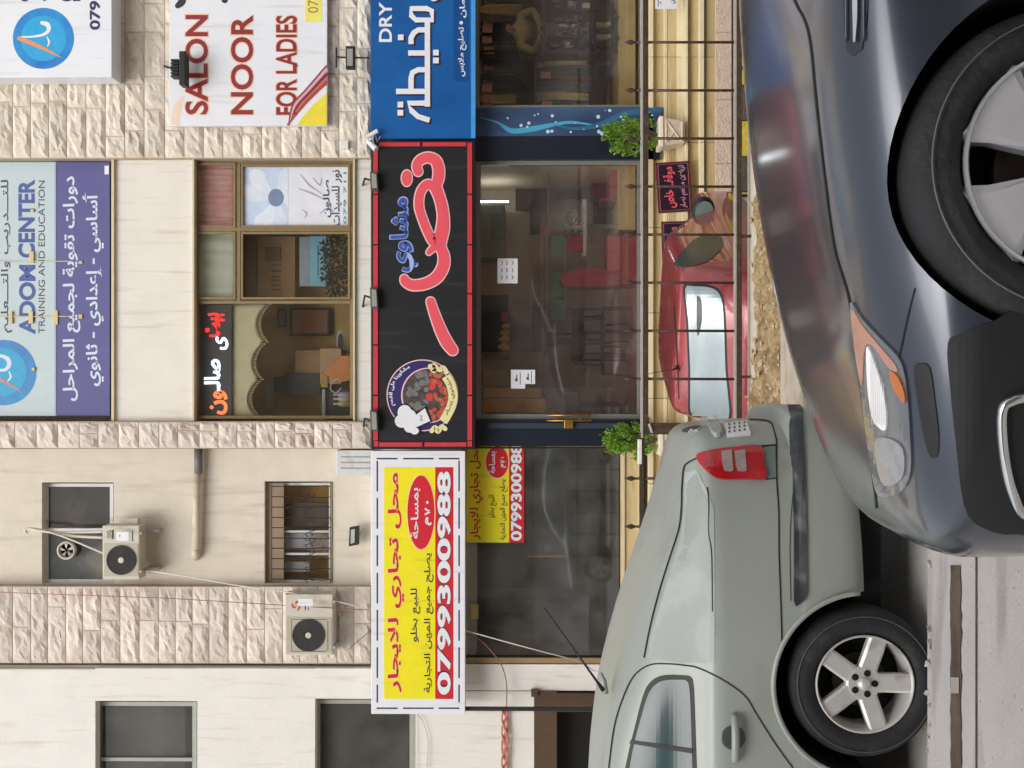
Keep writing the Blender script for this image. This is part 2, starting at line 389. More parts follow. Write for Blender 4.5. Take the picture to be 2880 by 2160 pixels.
M_wplastic = mat('white_plastic', (226, 226, 222), .4, var=.04, scale=9, dirt=((190, 180, 160), 6, .58, .85, (1, 1, 1)))
M_signw = mat('white_sign_vinyl', (226, 228, 234), .35, var=.03, scale=2, dirt=((196, 192, 184), 2.5, .58, .85, (4, 1, .4)))
M_ac = mat('ac_casing', (196, 190, 176), .5, var=.05, scale=8, dirt=((150, 134, 106), 5, .56, .82, (1, 1, .4)))
M_fan = mat('dark_fan_grille', (74, 72, 70), .6, var=.15, scale=12)
M_dark = mat('dark_interior', (34, 30, 26), .8, var=.25, scale=2)
M_glass = glass('window_glass', (.97, .97, .96), .02, dust=.015)
M_glassd = glass('dusty_dark_glass', (.9, .9, .88), .0, gcol=(.5, .5, .5), dust=.05)

# ------------------------------------------------------------------ ground
def gplane(name, z0, z1, y0, y1, m, x=60, ny=1, thick=.12):
    mb = MB(); mb.hexa([(-x, y0, z0 - thick), (x, y0, z0 - thick), (x, y0, z0), (-x, y0, z0), (-x, y1, z1 - thick), (x, y1, z1 - thick), (x, y1, z1), (-x, y1, z1)])
    return build(mb, name, m, kind='structure')
ZF = -.985
g = MB(); g.box(-220, 220, -220, 220, ZF - .2, ZF); build(g, 'ground', M_ground, kind='structure')
ZE = .447; ZR = ZE + .085 * 13.5
gplane('road', ZR, ZE, -9, 4.5, M_road, thick=.5)
gplane('parking_lane', 0, 0, 4.505, 7.5, M_road, thick=.6)
gplane('sidewalk', .10, .04, 7.5, 8.86, M_side, thick=.6)
gplane('opposite_sidewalk', ZR + .1, ZR + .1, -12, -9.01, M_side, thick=.5)
# drainage slot and joints in the near road
def on_road(y): return ZR + (ZE - ZR) * (y + 9) / 13.5
def img_road(x, y):      # picture pixel -> point on the near road
    r = ray(x, y); k = (ZE - ZR) / 13.5
    t = (ZR + k * 9 - CAM.z) / (r.z - k * r.y); return CAM + r * t
M_slot = mat('dirty_drain', (98, 82, 66), .9, col2=(62, 50, 42), scale=7, bump=.8)
M_lid = mat('light_drain_crossbar', (150, 142, 134), .85, var=.1, scale=9)
up = Vector((0, 0, .004))
def road_strip(name, pts, m, lift=1):
    mb = MB(); L = [img_road(a, y) + up * lift for a, b, y in pts]; Q = [img_road(b, y) + up * lift for a, b, y in pts]; n = len(pts)
    mb.add(L + Q, [(i, i + 1, i + 1 + n, i + n) for i in range(n - 1)])
    return build(mb, name, m, kind='structure', recalc=True)
road_strip('drain_channel', [(2676 + random.uniform(-2, 2), 2706 + random.uniform(-3, 3), y) for y in range(1590, 2420, 24)], M_slot)
for k, (a, b) in enumerate(((1905, 1950),)):
    road_strip('drain_crossbar', [(2679, 2703, a), (2679, 2703, b)], M_lid, 2)
road_strip('road_joint', [(2746, 2750, y) for y in range(1540, 2420, 60)], M_slot)
mb = MB()
rr_ = random.Random(8)
for k in range(70):
    p = img_road(rr_.uniform(2612, 2900), rr_.uniform(1520, 2160)); s = rr_.uniform(.002, .005)
    mb.add([p + Vector(q) * s for q in ((1, 0, 0), (-1, 0, 0), (0, 1, 0), (0, -1, 0), (0, 0, .8))], [(0, 2, 4), (2, 1, 4), (1, 3, 4), (3, 0, 4)])
build(mb, 'grit', M_lid, kind='stuff')
mb = MB()   # crumbled road edge hiding the foot of the tyre
for k in range(60):
    X = -3.2 + random.random() * 3.9; s = random.uniform(.008, .022)
    y = 4.47 + random.uniform(-.03, .03)
    c = Vector((X, y, on_road(y) + .002))
    vs = [c + Vector((random.uniform(-s, s), random.uniform(-s, s), random.uniform(-.01, .018))) for _ in range(7)]
    bm = bmesh.new(); bv = [bm.verts.new(v) for v in vs]; bmesh.ops.convex_hull(bm, input=bv)
    bm.verts.index_update(); bm.verts.ensure_lookup_table()
    mb.add([v.co.copy() for v in bm.verts], [tuple(v.index for v in f.verts) for f in bm.faces]); bm.free()
build(mb, 'road_edge_crumbs', M_road, kind='stuff')
# retaining wall under the railing with the rough broken strip behind it
t = thing('retaining_wall', 'low concrete retaining wall with pale coping carrying the iron railing', 'wall', (0, 10.2, ZF))
m = MB(); m.box(-60, 60, 10.08, 10.32, ZF, -.06); build(m, 'wall', M_concrete, t)
m = MB(); m.box(-60, 60, 10.02, 10.38, -.06, .0); bevel(build(m, 'coping', M_concrete, t), .01)
mb = MB(); nx, ny = 260, 30; vs = []
for j in range(ny + 1):
    for i in range(nx + 1):
        x, y = -5 + 11 * i / nx, 8.87 + 1.14 * j / ny
        h = noise.fractal(Vector((x * 3.2, y * 3.2, 1)), 1, 2, 6) * .05 + abs(noise.noise(Vector((x * 7, y * 9, 4)))) * .10
        e = min(1, j / 3, (ny - j) / 3)
        vs.append((x, y, -.02 + (h + .03) * e))
mb.add(vs, [(j * (nx + 1) + i, j * (nx + 1) + i + 1, (j + 1) * (nx + 1) + i + 1, (j + 1) * (nx + 1) + i) for j in range(ny) for i in range(nx)])
build(mb, 'earth_strip', M_rubble, kind='structure', smooth=False)
m = MB(); m.box(-60, 60, 8.865, 10.075, -.5, -.03); build(m, 'embankment', M_rubble, kind='structure')
mb = MB()
for k in range(900):
    X, y = random.uniform(-3, 5), random.uniform(8.9, 10.0); s = random.uniform(.008, .035) * (1.5 if random.random() < .1 else 1)
    h = abs(noise.noise(Vector((X * 7, y * 9, 4)))) * .10 + noise.fractal(Vector((X * 3.2, y * 3.2, 1)), 1, 2, 6) * .05
    c = Vector((X, y, h + .012)); base = len(mb.v)
    o6 = [c + Vector(q) * s * random.uniform(.6, 1.2) for q in ((1, 0, 0), (-1, 0, 0), (0, 1, 0), (0, -1, 0), (0, 0, .8), (0, 0, -.8))]
    mb.add(o6, [(0, 2, 4), (2, 1, 4), (1, 3, 4), (3, 0, 4), (2, 0, 5), (1, 2, 5), (3, 1, 5), (0, 3, 5)])
build(mb, 'rubble', mat('rubble_stone', (206, 190, 160), .9, col2=(140, 116, 84), scale=12), kind='stuff')

# ------------------------------------------------------------------ the building
D = 16.4
bld = thing('apartment_building', 'cream apartment block with rough stone piers and shops at street level', 'building', (0, D, ZF))
def wall(name, rects, d0, d1, m):
    mb = MB()
    for r in rects: mb = MB(); mb.fbox(*r, d0, d1); build(mb, name, m, bld)
TOP = -700
# stone backing, projecting
wall('stone_wall', [(TOP, 1043, -700, 445)], D, D + .5, M_joint)
wall('stone_pier', [(TOP, 1043, 1185, 1262)], D, D + .5, M_joint)
wall('stone_pier', [(TOP, 1043, 1647, 1868)], D + .12, D + .5, M_joint)
# upper bay
wall('spandrel_wall', [(318, 544, 446, 1184), (994, 1043, 446, 1184), (TOP, -260, 446, 1184)], D + .10, D + .4, M_spand)
for a_, b_ in ((541, 546), (993, 998), (313, 320)): m = MB(); m.fbox(a_, b_, 446, 1184, D + .05, D + .3); build(m, 'window_ledge', M_ylight, bld)
# recessed cream bay with two windows (openings kept free)
rc = [(TOP, 118, 1262, 1646), (320, 744, 1262, 1646), (936, 1043, 1262, 1646), (118, 320, 1262, 1357), (118, 320, 1642, 1646), (744, 936, 1262, 1354), (744, 936, 1641, 1646)]
wall('recessed_wall', rc, D + .3, D + .55, M_plaster)
wall('pier_return', [(TOP, 1043, 1868, 1880)], D + .16, D + .5, M_plaster)
wh = [(TOP, 268, 1880, 2700), (555, 886, 1880, 2700), (268, 555, 1880, 1972), (268, 555, 2300, 2700), (886, 1166, 1880, 1966), (886, 1166, 2300, 2700), (1166, 1300, 1880, 2700), (1300, 2058, 1868, 1944), (1300, 1502, 1944, 2700), (1502, 2058, 2400, 2700)]
wall('plaster_wall', wh, D + .02, D + .45, M_white)
wall('lintel_wall', [(1043, 1340, -700, 1880)], D + .15, D + .5, M_spand)
wall('roof_parapet', [(TOP - 60, TOP, -700, 2700)], D - .1, D + 6, M_spand)
m = MB(); m.box(-10, 11, D + 6, D + 6.2, ZF, 14); build(m, 'rear_wall', M_spand, bld)
for a_, b_ in ((-10, -9.8), (10.5, 10.7)): m = MB(); m.box(a_, b_, D + .5, D + 6, ZF, 14); build(m, 'side_wall', M_spand, bld)
# rough-faced stones, each its own piece
def stone_block(x0, x1, y0, y1, d, m, amp=.035):
    a = P(x1, y1, d); b = P(x0, y0, d); g = .006; X0, X1, Z0, Z1 = a.x + g, b.x - g, a.z + g, b.z - g
    nx = max(4, int((X1 - X0) / .075)); nz = 5; sd = random.uniform(0, 99)
    vs = []
    for j in range(nz + 1):
        for i in range(nx + 1):
            u, v = i / nx, j / nz; e = min(1, min(u, 1 - u) * nx, min(v, 1 - v) * nz)
            jx = 0 if i in (0, nx) else random.uniform(-.35, .35) / nx; jz = 0 if j in (0, nz) else random.uniform(-.35, .35) / nz
            x, z = X0 + (u + jx) * (X1 - X0), Z0 + (v + jz) * (Z1 - Z0)
            h = amp * (.2 + 1.5 * abs(noise.noise(Vector((x * 4, sd, z * 5)))) + .6 * random.random()) if e else .006
            vs.append(Vector((x, d - h, z)))
    fs = [(j * (nx + 1) + i, j * (nx + 1) + i + 1, (j + 1) * (nx + 1) + i + 1, (j + 1) * (nx + 1) + i) for j in range(nz) for i in range(nx)]
    rim = [i for i in range(nx + 1)] + [(j + 1) * (nx + 1) - 1 for j in range(1, nz + 1)] + [nz * (nx + 1) + i for i in range(nx - 1, -1, -1)] + [j * (nx + 1) for j in range(nz - 1, 0, -1)]
    k0 = len(vs); vs += [Vector((vs[i].x, d + .004, vs[i].z)) for i in rim]; n = len(rim)
    fs += [(rim[(i + 1) % n], rim[i], k0 + i, k0 + (i + 1) % n) for i in range(n)]
    mb = MB(); mb.add(vs, fs); return build(mb, 'stone', m, bld, recalc=False)
def courses(x0, x1, y0, y1, d, m, h=54.5, wmin=60, wmax=165, amp=.036, skip=None):
    x = x0
    while x < x1 - 10:
        hh = h * random.choice((.93, 1, 1, 1.06)); xe = min(x1, x + hh)
        if x1 - xe < 18: xe = x1
        y = y1
        while y > y0 + 1:
            ww = random.uniform(wmin, wmax); yn = y - ww
            if yn < y0 + wmin * .5: yn = y0
            if not (skip and skip(x, xe, yn, y)): stone_block(x, xe, max(yn, y0), y, d, m, amp)
            y = yn
        x = xe
hid = lambda x, xe, y, ye: (x > 490 and xe < 905 and ye < 335) or (xe < 300 and ye < 200)
courses(-15, 1043, -40, 445, D, M_stone, skip=hid)
courses(-15, 1043, 1187, 1261, D, M_stone2, 57, 40, 90)
courses(-15, 1043, 1649, 1866, D + .12, M_stone2, 51, 90, 200, .03)

# window of the white-framed kind
def win(x0, x1, y0, y1, d, fm, gm, fw=9, mull=(), rail=(), back=True, bm_=None, name='window'):
    f = MB(); f.fbox(x0, x0 + fw, y0, y1, d, d + .06); f.fbox(x1 - fw, x1, y0, y1, d, d + .06)
    f.fbox(x0 + fw, x1 - fw, y0, y0 + fw, d, d + .06); f.fbox(x0 + fw, x1 - fw, y1 - fw, y1, d, d + .06)
    o = build(f, name, fm, bld)
    for y in mull: q = MB(); q.fbox(x0 + fw, x1 - fw, y - fw * .45, y + fw * .45, d - .008, d + .05); build(q, 'mullion', fm, o)
    for x in rail: q = MB(); q.fbox(x - fw * .45, x + fw * .45, y0 + fw, y1 - fw, d - .012, d + .045); build(q, 'transom', fm, o)
    ys = [y0 + fw] + sorted(mull) + [y1 - fw]
    for a, b in zip(ys[:-1], ys[1:]):
        q = MB(); q.fbox(x0 + fw, x1 - fw, a, b, d + .025, d + .031); build(q, 'pane', gm, o)
    return o
M_fly = mat('brown_fly_screen', (78, 66, 56), .85, var=.1, scale=3, dirt=((120, 112, 96), 3, .55, .8, (1, 1, 1)))
M_greyp = mat('grey_blind', (66, 66, 60), .7, var=.2, scale=1.6, dirt=((92, 92, 84), 2, .5, .85, (1, 1, 1)))
def room(name, x0, x1, y0, y1, d0, d1, wm, fm, cm=None, bm=None):
    a = P(x1, y1, d0); b = P(x0, y0, d0); cm = cm or wm; bm = bm or wm; tt = .04
    for nm, bx, mm in (('floor', (a.x, b.x, d0, d1, a.z - tt, a.z), fm), ('ceiling', (a.x, b.x, d0, d1, b.z, b.z + tt), cm), ('back_wall', (a.x - tt, b.x + tt, d1, d1 + tt, a.z - tt, b.z + tt), bm),
                       ('side_wall', (a.x - tt, a.x, d0, d1, a.z - tt, b.z + tt), wm), ('side_wall', (b.x, b.x + tt, d0, d1, a.z - tt, b.z + tt), wm)):
        q = MB(); q.box(*bx); build(q, name + '_' + nm, mm, bld)
# 1: kitchen window beside the air conditioner
o = win(126, 318, 1360, 1638, D + .42, M_walu, glass('kitchen_glass', (.9, .9, .88), .0, gcol=(.45, .45, .45)), 9, mull=(1490,))
q = MB(); q.fbox(134, 309, 1368, 1482, D + .452, D + .462); build(q, 'fly_screen', M_fly, o)
q = MB(); q.fbox(130, 314, 1490, 1634, D + .5, D + .52); build(q, 'blind', mat('pale_grey_blind', (66, 70, 70), .6, var=.35, scale=2.2, dirt=((178, 176, 160), 1.4, .5, .75, (1, 1, 1))), o)
# 2: barred window
o = win(752, 932, 1358, 1636, D + .45, M_walu, M_glass, 7, mull=(1495, 1558))
room('store', 744, 936, 1354, 1641, D + .55, D + .9, mat('ochre_wall', (224, 176, 70), .8, var=.2), M_dark, None)
q = MB(); q.fbox(746, 798, 1358, 1636, D + .38, D + .40); build(q, 'roller_blind', mat('brown_blind', (150, 130, 108), .7, var=.12, scale=3), o)
q = MB(); q.fbox(800, 925, 1415, 1480, D + .58, D + .62); build(q, 'cardboard', mat('brown_box', (116, 98, 84), .8, var=.2, scale=3), o)
q = MB(); q.fbox(800, 900, 1500, 1545, D + .56, D + .6); q.fbox(800, 870, 1580, 1608, D + .56, D + .6); build(q, 'white_packet', mat('white_paper', (206, 206, 212), .7, var=.1, scale=6), o)
q = MB(); q.fbox(872, 925, 1500, 1552, D + .54, D + .555); build(q, 'patterned_packet', mat('patterned', (150, 110, 100), .7, scale=14, col2=(205, 190, 180)), o)
gr = MB(); pp = lambda x, y: P(x, y, D + .27)
for k in range(10):
    y = 1368 + k * 29
    gr.tube([pp(764, y), pp(870, y + 1), pp(912, y + (3 if k % 2 else -2)), pp(930, y)], .008, 6)
gr.tube([pp(764, 1362), pp(764, 1634)], .006, 6); gr.tube([pp(930, 1358), pp(930, 1640)], .007, 6)
for k in range(8):
    y = 1385 + k * 32; gr.tube([pp(*q) for q in catmull([(856, y), (862, y + 8), (872, y + 4), (870, y + 16), (858, y + 20), (866, y + 30)], 4)], .007, 5)
    gr.tube([pp(*q) for q in catmull([(882, y + 2), (886, y + 10), (876, y + 14), (880, y + 26)], 4)], .007, 5)
build(gr, 'window_grille', M_black, bld)
# 3, 4: far-left windows
for (x0, x1, y0) in ((270, 553, 1974), (888, 1164, 1968)):
    o = win(x0, x1, y0, 2298, D + .2, M_galu, M_glassd, 12, mull=(2136,) if x0 < 300 else ())
    q = MB(); q.fbox(x0 + 4, x1 - 4, y0 + 4, 2296, D + .30, D + .32); build(q, 'blind', M_greyp, o)
# window banner with lettering on the upper right window
o = win(-262, 313, 450, 1176, D + .2, M_black, M_glassd, 6)
# salon window
o = win(546, 993, 452, 1178, D + .2, M_bronze, M_glass, 9, mull=(850,))
sal = o
for a in ((665, 675, 461, 846), ):
    q = MB(); q.fbox(*a, D + .188, D + .25); build(q, 'transom', M_bronze, sal)
q = MB(); q.fbox(555, 984, 640, 650, D + .185, D + .25); build(q, 'mullion', M_bronze, sal)
for (x0, x1, y0, y1) in ((552, 662, 458, 640), (552, 662, 652, 842), (677, 984, 462, 640), (677, 984, 652, 842)):
    f = MB(); w_ = 6
    f.fbox(x0, x0 + w_, y0, y1, D + .17, D + .20); f.fbox(x1 - w_, x1, y0, y1, D + .17, D + .20); f.fbox(x0 + w_, x1 - w_, y0, y0 + w_, D + .17, D + .20); f.fbox(x0 + w_, x1 - w_, y1 - w_, y1, D + .17, D + .20)
    build(f, 'sash', M_bronze, sal)
room('salon', 546, 994, 446, 1184, D + .4, D + 1.6, mat('salon_wall', (220, 194, 146), .8, var=.12, scale=2), mat('salon_floor', (120, 112, 98), .5, var=.1), mat('salon_ceiling', (180, 172, 154), .8, var=.05), mat('salon_back', (214, 178, 112), .8, var=.15, scale=2))
# black cladding around the shopfronts and shop openings
def cl(name, r, d0, d1, m): q = MB(); q.fbox(*r, d0, d1); return build(q, name, m, bld)
cl('cladding_panel', (1336, 1856, 383, 448), D - .1, D + .4, M_darkm)
cl('cladding_panel', (1336, 1806, 1180, 1255), D - .1, D + .4, M_darkm)
cl('cladding_strip', (1370, 1768, 1190, 1205), D - .115, D - .1, mat('dark_grey_strip', (50, 58, 70), .4))
bp = cl('printed_panel', (1336, 1862, 304, 382), D - .1, D + .4, mat('blue_print', (74, 104, 150), .4, col2=(34, 48, 76), scale=.9, stretch=(1, 1, .35)))
def wave(mb, pts, wd): return ribbon(mb, pts, wd, D - .103)
q = MB(); wave(q, [(1350, 330), (1400, 345), (1440, 368), (1500, 362), (1560, 350), (1610, 344), (1680, 352), (1760, 350)], [2, 6, 14, 16, 10, 8, 4, 2]); build(q, 'cyan_wave', mat('cyan_wave', (70, 160, 196), .4), bp)
q = MB(); wave(q, [(1560, 352), (1620, 362), (1690, 350), (1750, 322), (1800, 314), (1858, 308)], [2, 8, 14, 16, 18, 14]); build(q, 'blue_wave', mat('blue_wave', (50, 104, 140), .4), bp)
q = MB()
for k in range(34):
    x = random.uniform(1345, 1850); q.disc(x, 310 + random.random() * 66, random.choice((1.6, 2.4, 3.2, 4.6, 5.4)), D - .1036, 14)
build(q, 'bubbles', mat('pale_bubbles', (178, 214, 222), .4), bp, kind='stuff')
# shop glass fronts
def shopwin(x0, x1, y0, y1, d, fm, gm, fw, sides=(1, 1, 1, 1), mull=()):
    f = MB()
    if sides[0]: f.fbox(x0, x0 + fw, y0, y1, d, d + .08)
    if sides[1]: f.fbox(x1 - fw, x1, y0, y1, d, d + .08)
    if sides[2]: f.fbox(x0, x1, y0, y0 + fw, d - .004, d + .076)
    if sides[3]: f.fbox(x0, x1, y1 - fw, y1, d - .004, d + .076)
    o = build(f, 'shop_window', fm, bld)
    for y in mull: q = MB(); q.fbox(x0, x1, y - 3, y + 3, d - .008, d + .07); build(q, 'mullion', fm, o)
    q = MB(); q.fbox(x0 + 2, x1 - 2, y0 + 2, y1 - 2, d + .03, d + .038); build(q, 'pane', gm, o); return o
w_tail = shopwin(1336, 1806, -500, 302, D, M_alu, M_glass, 6)
w_nas = shopwin(1338, 1806, 449, 1179, D, M_alu, glass('shop_glass', (.975, .97, .96), .02, dust=.03), 14)
w_vac = shopwin(1300, 1746, 1257, 1850, D + .05, M_black, glass('vacant_glass', (.93, .93, .91), .05, dust=.055), 5)
cl('brown_mullion', (1300, 1746, 1850, 1866), D, D + .4, mat('tan_frame', (150, 122, 88), .6, var=.1))
# door at the far left
cl('door_frame', (1502, 1566, 1944, 2400), D - .02, D + .3, M_brown)
cl('door_frame', (1566, 2058, 1950, 2004), D - .02, D + .3, M_brown)
cl('door_frame', (1494, 1512, 1940, 1960), D - .06, D, M_brown)
cl('door_panel', (1566, 2058, 2004, 2400), D + .3, D + .35, mat('unlit_doorway', (16, 15, 14), .5, var=.3))  # black sheet stands in for the unlit interior behind the frame
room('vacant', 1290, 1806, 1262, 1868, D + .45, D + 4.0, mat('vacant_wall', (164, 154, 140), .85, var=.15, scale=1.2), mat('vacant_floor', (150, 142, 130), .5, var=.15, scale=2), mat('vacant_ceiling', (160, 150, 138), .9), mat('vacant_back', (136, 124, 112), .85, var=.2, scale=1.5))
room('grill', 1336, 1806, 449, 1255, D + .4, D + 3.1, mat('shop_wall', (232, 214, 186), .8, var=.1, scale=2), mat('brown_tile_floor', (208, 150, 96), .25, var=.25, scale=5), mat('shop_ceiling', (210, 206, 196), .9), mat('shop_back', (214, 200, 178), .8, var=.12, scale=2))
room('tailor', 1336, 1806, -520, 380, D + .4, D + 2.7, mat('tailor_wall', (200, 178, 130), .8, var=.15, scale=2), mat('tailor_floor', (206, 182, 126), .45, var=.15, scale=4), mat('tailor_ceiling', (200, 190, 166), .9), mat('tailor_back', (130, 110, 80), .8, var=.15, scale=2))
# base of the building: stone courses with pale projecting slabs (one piece each)
steps = [(1806, 1824, .0, M_darkm), (1824, 1838, -.10, M_ylight), (1838, 1868, -.03, M_ybase), (1868, 1878, -.12, M_ylight), (1880, 1903, -.16, M_ybase), (1903, 1928, -.17, M_ylight), (1928, 1936, -.50, M_ylight),
         (1938, 1967, -.42, M_ybase), (1967, 1981, -.52, M_ylight), (1983, 2012, -.46, M_ybase), (2012, 2058, -.48, M_pinkbase)]
for x0, x1, dd, mm in steps[1:]:
    nm = 'base_course' if mm is M_ybase else 'base_slab' if mm is M_ylight else 'plinth'
    ylist = [-400, -60, 160, 400, 640, 880, 1120, 1360, 1600, 1880]
    if x0 >= 2012: ylist = [-400, -100, 90, 280, 460, 640, 840, 1060, 1300, 1600, 1880]
    for a, b in zip(ylist[:-1], ylist[1:]):
        q = MB(); d0 = D + dd; s = d0 / D
        A = P(x1, b, d0); B = P(x0, a, d0)
        q.box(A.x + .003, B.x - .003, d0, D + .3, A.z, B.z)
        bevel(build(q, nm, mm, bld), .006, 1)
m = MB(); a = P(2058, 1880, D - .38); b = P(1942, -400, D - .38); m.box(a.x, b.x, D - .38, D + .4, ZF, b.z); build(m, 'base_core', M_joint, bld)
cl('yellow_course', (1746, 1806, 1257, 1866), D - .02, D + .3, M_ybase)
cl('yellow_course_trim', (1750, 1757, 1257, 1866), D - .05, D - .02, M_ylight)
cl('yellow_course_trim', (1796, 1804, 1257, 1866), D - .05, D - .02, M_ylight)
cl('sill_strip', (1806, 1824, 449, 1190), D - .04, D + .3, mat('dark_sill', (60, 48, 38), .6))
cl('sill_strip', (1806, 1824, -500, 302), D - .04, D + .3, M_ylight)

# ------------------------------------------------------------------ signs
def sign_box(name, label, cat, x0, x1, y0, y1, d, depth, m, group=None):
    t = thing(name, label, cat, P(x1, (y0 + y1) / 2, d), group)
    q = MB(); q.fbox(x0, x1, y0, y1, d, d + depth); bevel(build(q, 'sign_panel', m, t), .006, 2); return t
def letters(t, name, items, d, m, label=None, layer=1):
    for it in items:
        q = MB(); text(q, *it[:5], d - .0025 * layer, it[5] if len(it) > 5 else 0); build(q, name, m, t, recalc=False, label=label)
M_navy = mat('navy_print', (40, 44, 92), .45); M_maroon = mat('maroon_print', (140, 40, 46), .45); M_peach = mat('peach_print', (240, 196, 160), .45)
# top right academy sign
d = D - .42
t = sign_box('academy_sign', 'white lightbox sign with round blue emblem and digits 079, above the salon sign', 'sign', -200, 314, -420, 217, d, .38, M_signw)
q = MB(); q.disc(122, 108, 86, d - .002, 48); build(q, 'emblem', mat('emblem_blue', (14, 92, 190), .4, col2=(28, 160, 214), scale=1.6), t)
q = MB(); q.disc(122, 108, 64, d - .0032, 48); build(q, 'emblem_center', mat('emblem_cyan', (30, 160, 214), .4, var=.1), t)
q = MB(); ribbon(q, [(58, 104), (90, 103), (120, 98), (136, 86), (134, 70), (118, 64)], [4, 5, 8, 10, 14, 10], d - .0046); ribbon(q, [(132, 104), (138, 118), (134, 130)], [3, 6, 3], d - .0046); build(q, 'emblem_letter', M_signw, t)
q = MB(); ribbon(q, [(54, 108), (90, 122), (130, 140), (172, 162)], [12, 12, 9, 2], d - .005); build(q, 'emblem_pen', mat('orange_pen', (222, 142, 84), .4), t)
letters(t, 'lettering', [('079', 252, 282, 2, 84, .03), ('س', 50, 82, -40, 4, .04), ('ن', 112, 132, -30, 3, .04), ('س', 160, 206, -60, 4, .04)], d, M_navy)
q = MB(); q.fbox(205, 226, -5, 3, d - .003, d - .001); build(q, 'stroke', M_navy, t)
# salon sign
d = D - .14
t = sign_box('salon_sign', 'large white sign reading SALON NOOR FOR LADIES with a coloured corner swoosh', 'sign', 475, 920, -420, 353, d, .09, M_signw)
for k, (mm, bo, ly) in enumerate(((M_peach, .05, 1), (M_maroon, .022, 2))):
    e = 3 if k == 0 else 0
    letters(t, 'lettering' if k else 'letter_outline', [('SALON', 521 - e, 585 + e, 42 - e, 322 + e, bo), ('NOOR', 649 - e, 712 + e, 42 - e, 322 + e, bo), ('FOR LADIES', 776 - e, 835 + e, 44 - e, 323 + e, bo)], d, mm, layer=ly)
q = MB(); q.fbox(858, 905, -300, 62, d - .003, d); build(q, 'yellow_patch', mat('yellow_highlight', (232, 224, 110), .45), t)
letters(t, 'digits', [('07', 866, 895, 0, 36)], d - .003, mat('brown_print', (120, 84, 60), .45))
q = MB(); ribbon(q, [(508, -30), (512, 2), (500, 16)], [20, 22, 16], d - .003); q.disc(632, 0, 9, d - .003); build(q, 'comb_print', mat('dark_print', (48, 46, 50), .4), t)
def corner(name, pts, m, ly): q = MB(); q.flat(pts, d - .002 - .0008 * ly); build(q, name, m, t)
q = MB(); ribbon(q, [(492, 353), (500, 300), (515, 270)], [24, 22, 6], d - .0015, caps=False); build(q, 'beige_swash', mat('beige_swash', (232, 208, 190), .45), t)
corner('yellow_swoosh', [(836, 353), (919, 353), (919, 262), (880, 296), (850, 330)], mat('yellow_swoosh', (232, 214, 60), .45), 1)
for k, (c, o_, wd) in enumerate((((168, 72, 62), 0, 16), ((196, 120, 90), 12, 10), ((128, 40, 60), 22, 12), ((210, 168, 180), 34, 9), ((150, 60, 60), 44, 5))):
    q = MB(); ribbon(q, [(808 + 0 + o_ * .1, 353), (845 - o_ * .5, 300 - o_ * .1), (885 - o_ * .5, 258 - o_ * .2), (919, 228 - o_)], [4, wd, wd, wd], d - .0036 - .0005 * k, caps=False); build(q, 'hair_stroke', mat('hair%d' % k, c, .45), t)
# window banner
d = D + .16
t = sign_box('academy_banner', 'wide grey and purple window banner with blue Arabic and English lettering', 'sign', -250, 160, 456, 1170, d, .02, mat('pale_banner', (186, 200, 204), .5, var=.04, scale=2))
q = MB(); q.fbox(160, 308, 456, 1168, d - .012, d + .02); build(q, 'purple_panel', mat('purple_banner', (86, 84, 140), .5, var=.08, scale=2), t)
q = MB(); q.fbox(153, 158, 456, 1168, d - .016, d + .02); build(q, 'divider', mat('blue_trim', (150, 166, 186), .4), t)
M_ind = mat('indigo_print', (66, 84, 150), .45, var=.2, scale=3); M_char = mat('charcoal_print', (58, 62, 76), .45); M_blet = mat('pale_letter', (206, 214, 228), .45)
letters(t, 'lettering', [('CENTER', 51, 98, 505, 725, .035), ('ADOM', 53, 100, 745, 940, .035)], d, M_ind)
letters(t, 'small_lettering', [('TRAINING AND EDUCATION', 108, 126, 508, 938), ('للتـــدريب والتـــعليم', 2, 34, 506, 936, .01)], d, M_char)
letters(t, 'panel_lettering', [('دورات تقوية لجميع المراحل', 176, 226, 496, 1128, .022), ('أساسي - إعدادي - ثانوي', 232, 292, 540, 1086, .022)], d - .012, M_blet)
q = MB(); q.disc(10, 1048, 92, d - .003, 48); build(q, 'emblem', mat('emblem_b', (60, 96, 170), .4, col2=(40, 150, 200), scale=1.6), t)
q = MB(); q.disc(6, 1046, 68, d - .0042, 48); build(q, 'emblem_center', mat('emblem_c', (44, 156, 200), .4, var=.1), t)
q = MB(); ribbon(q, [(-10, 1040), (14, 1040), (26, 1025), (20, 1008), (0, 1000)], [6, 9, 12, 12, 8], d - .0056); ribbon(q, [(26, 1046), (30, 1060), (20, 1074)], [4, 6, 3], d - .0056); build(q, 'emblem_letter', M_blet, t)
q = MB(); ribbon(q, [(-30, 1058), (10, 1072), (60, 1102)], [12, 9, 2], d - .006); build(q, 'emblem_pen', mat('orange_pen2', (196, 130, 110), .4), t)
for x, y, a, b in ((88, 723, 12, 32), (86, 893, 12, 34), (30, 893, 8, 34), (156, 893, 12, 40), (226, 738, 10, 8), (226, 890, 10, 12), (90, 592, 8, 7), (93, 1038, 8, 8)): q = MB(); q.fbox(x - a / 2, x + a / 2, y - b / 2, y + b / 2, d - .03, d - .002); build(q, 'tie_bracket', mat('yellowed_bracket', (210, 188, 130), .5), t)
for y in (735, 890): q = MB(); q.fbox(-60, 200, y - 1, y + 1, d - .02, d - .017); build(q, 'tie_wire', mat('yellowed_bracket', (210, 188, 130), .5), t)
q = MB(); q.fbox(294, 306, 466, 490, d - .018, d - .012); build(q, 'white_label', M_signw, t)
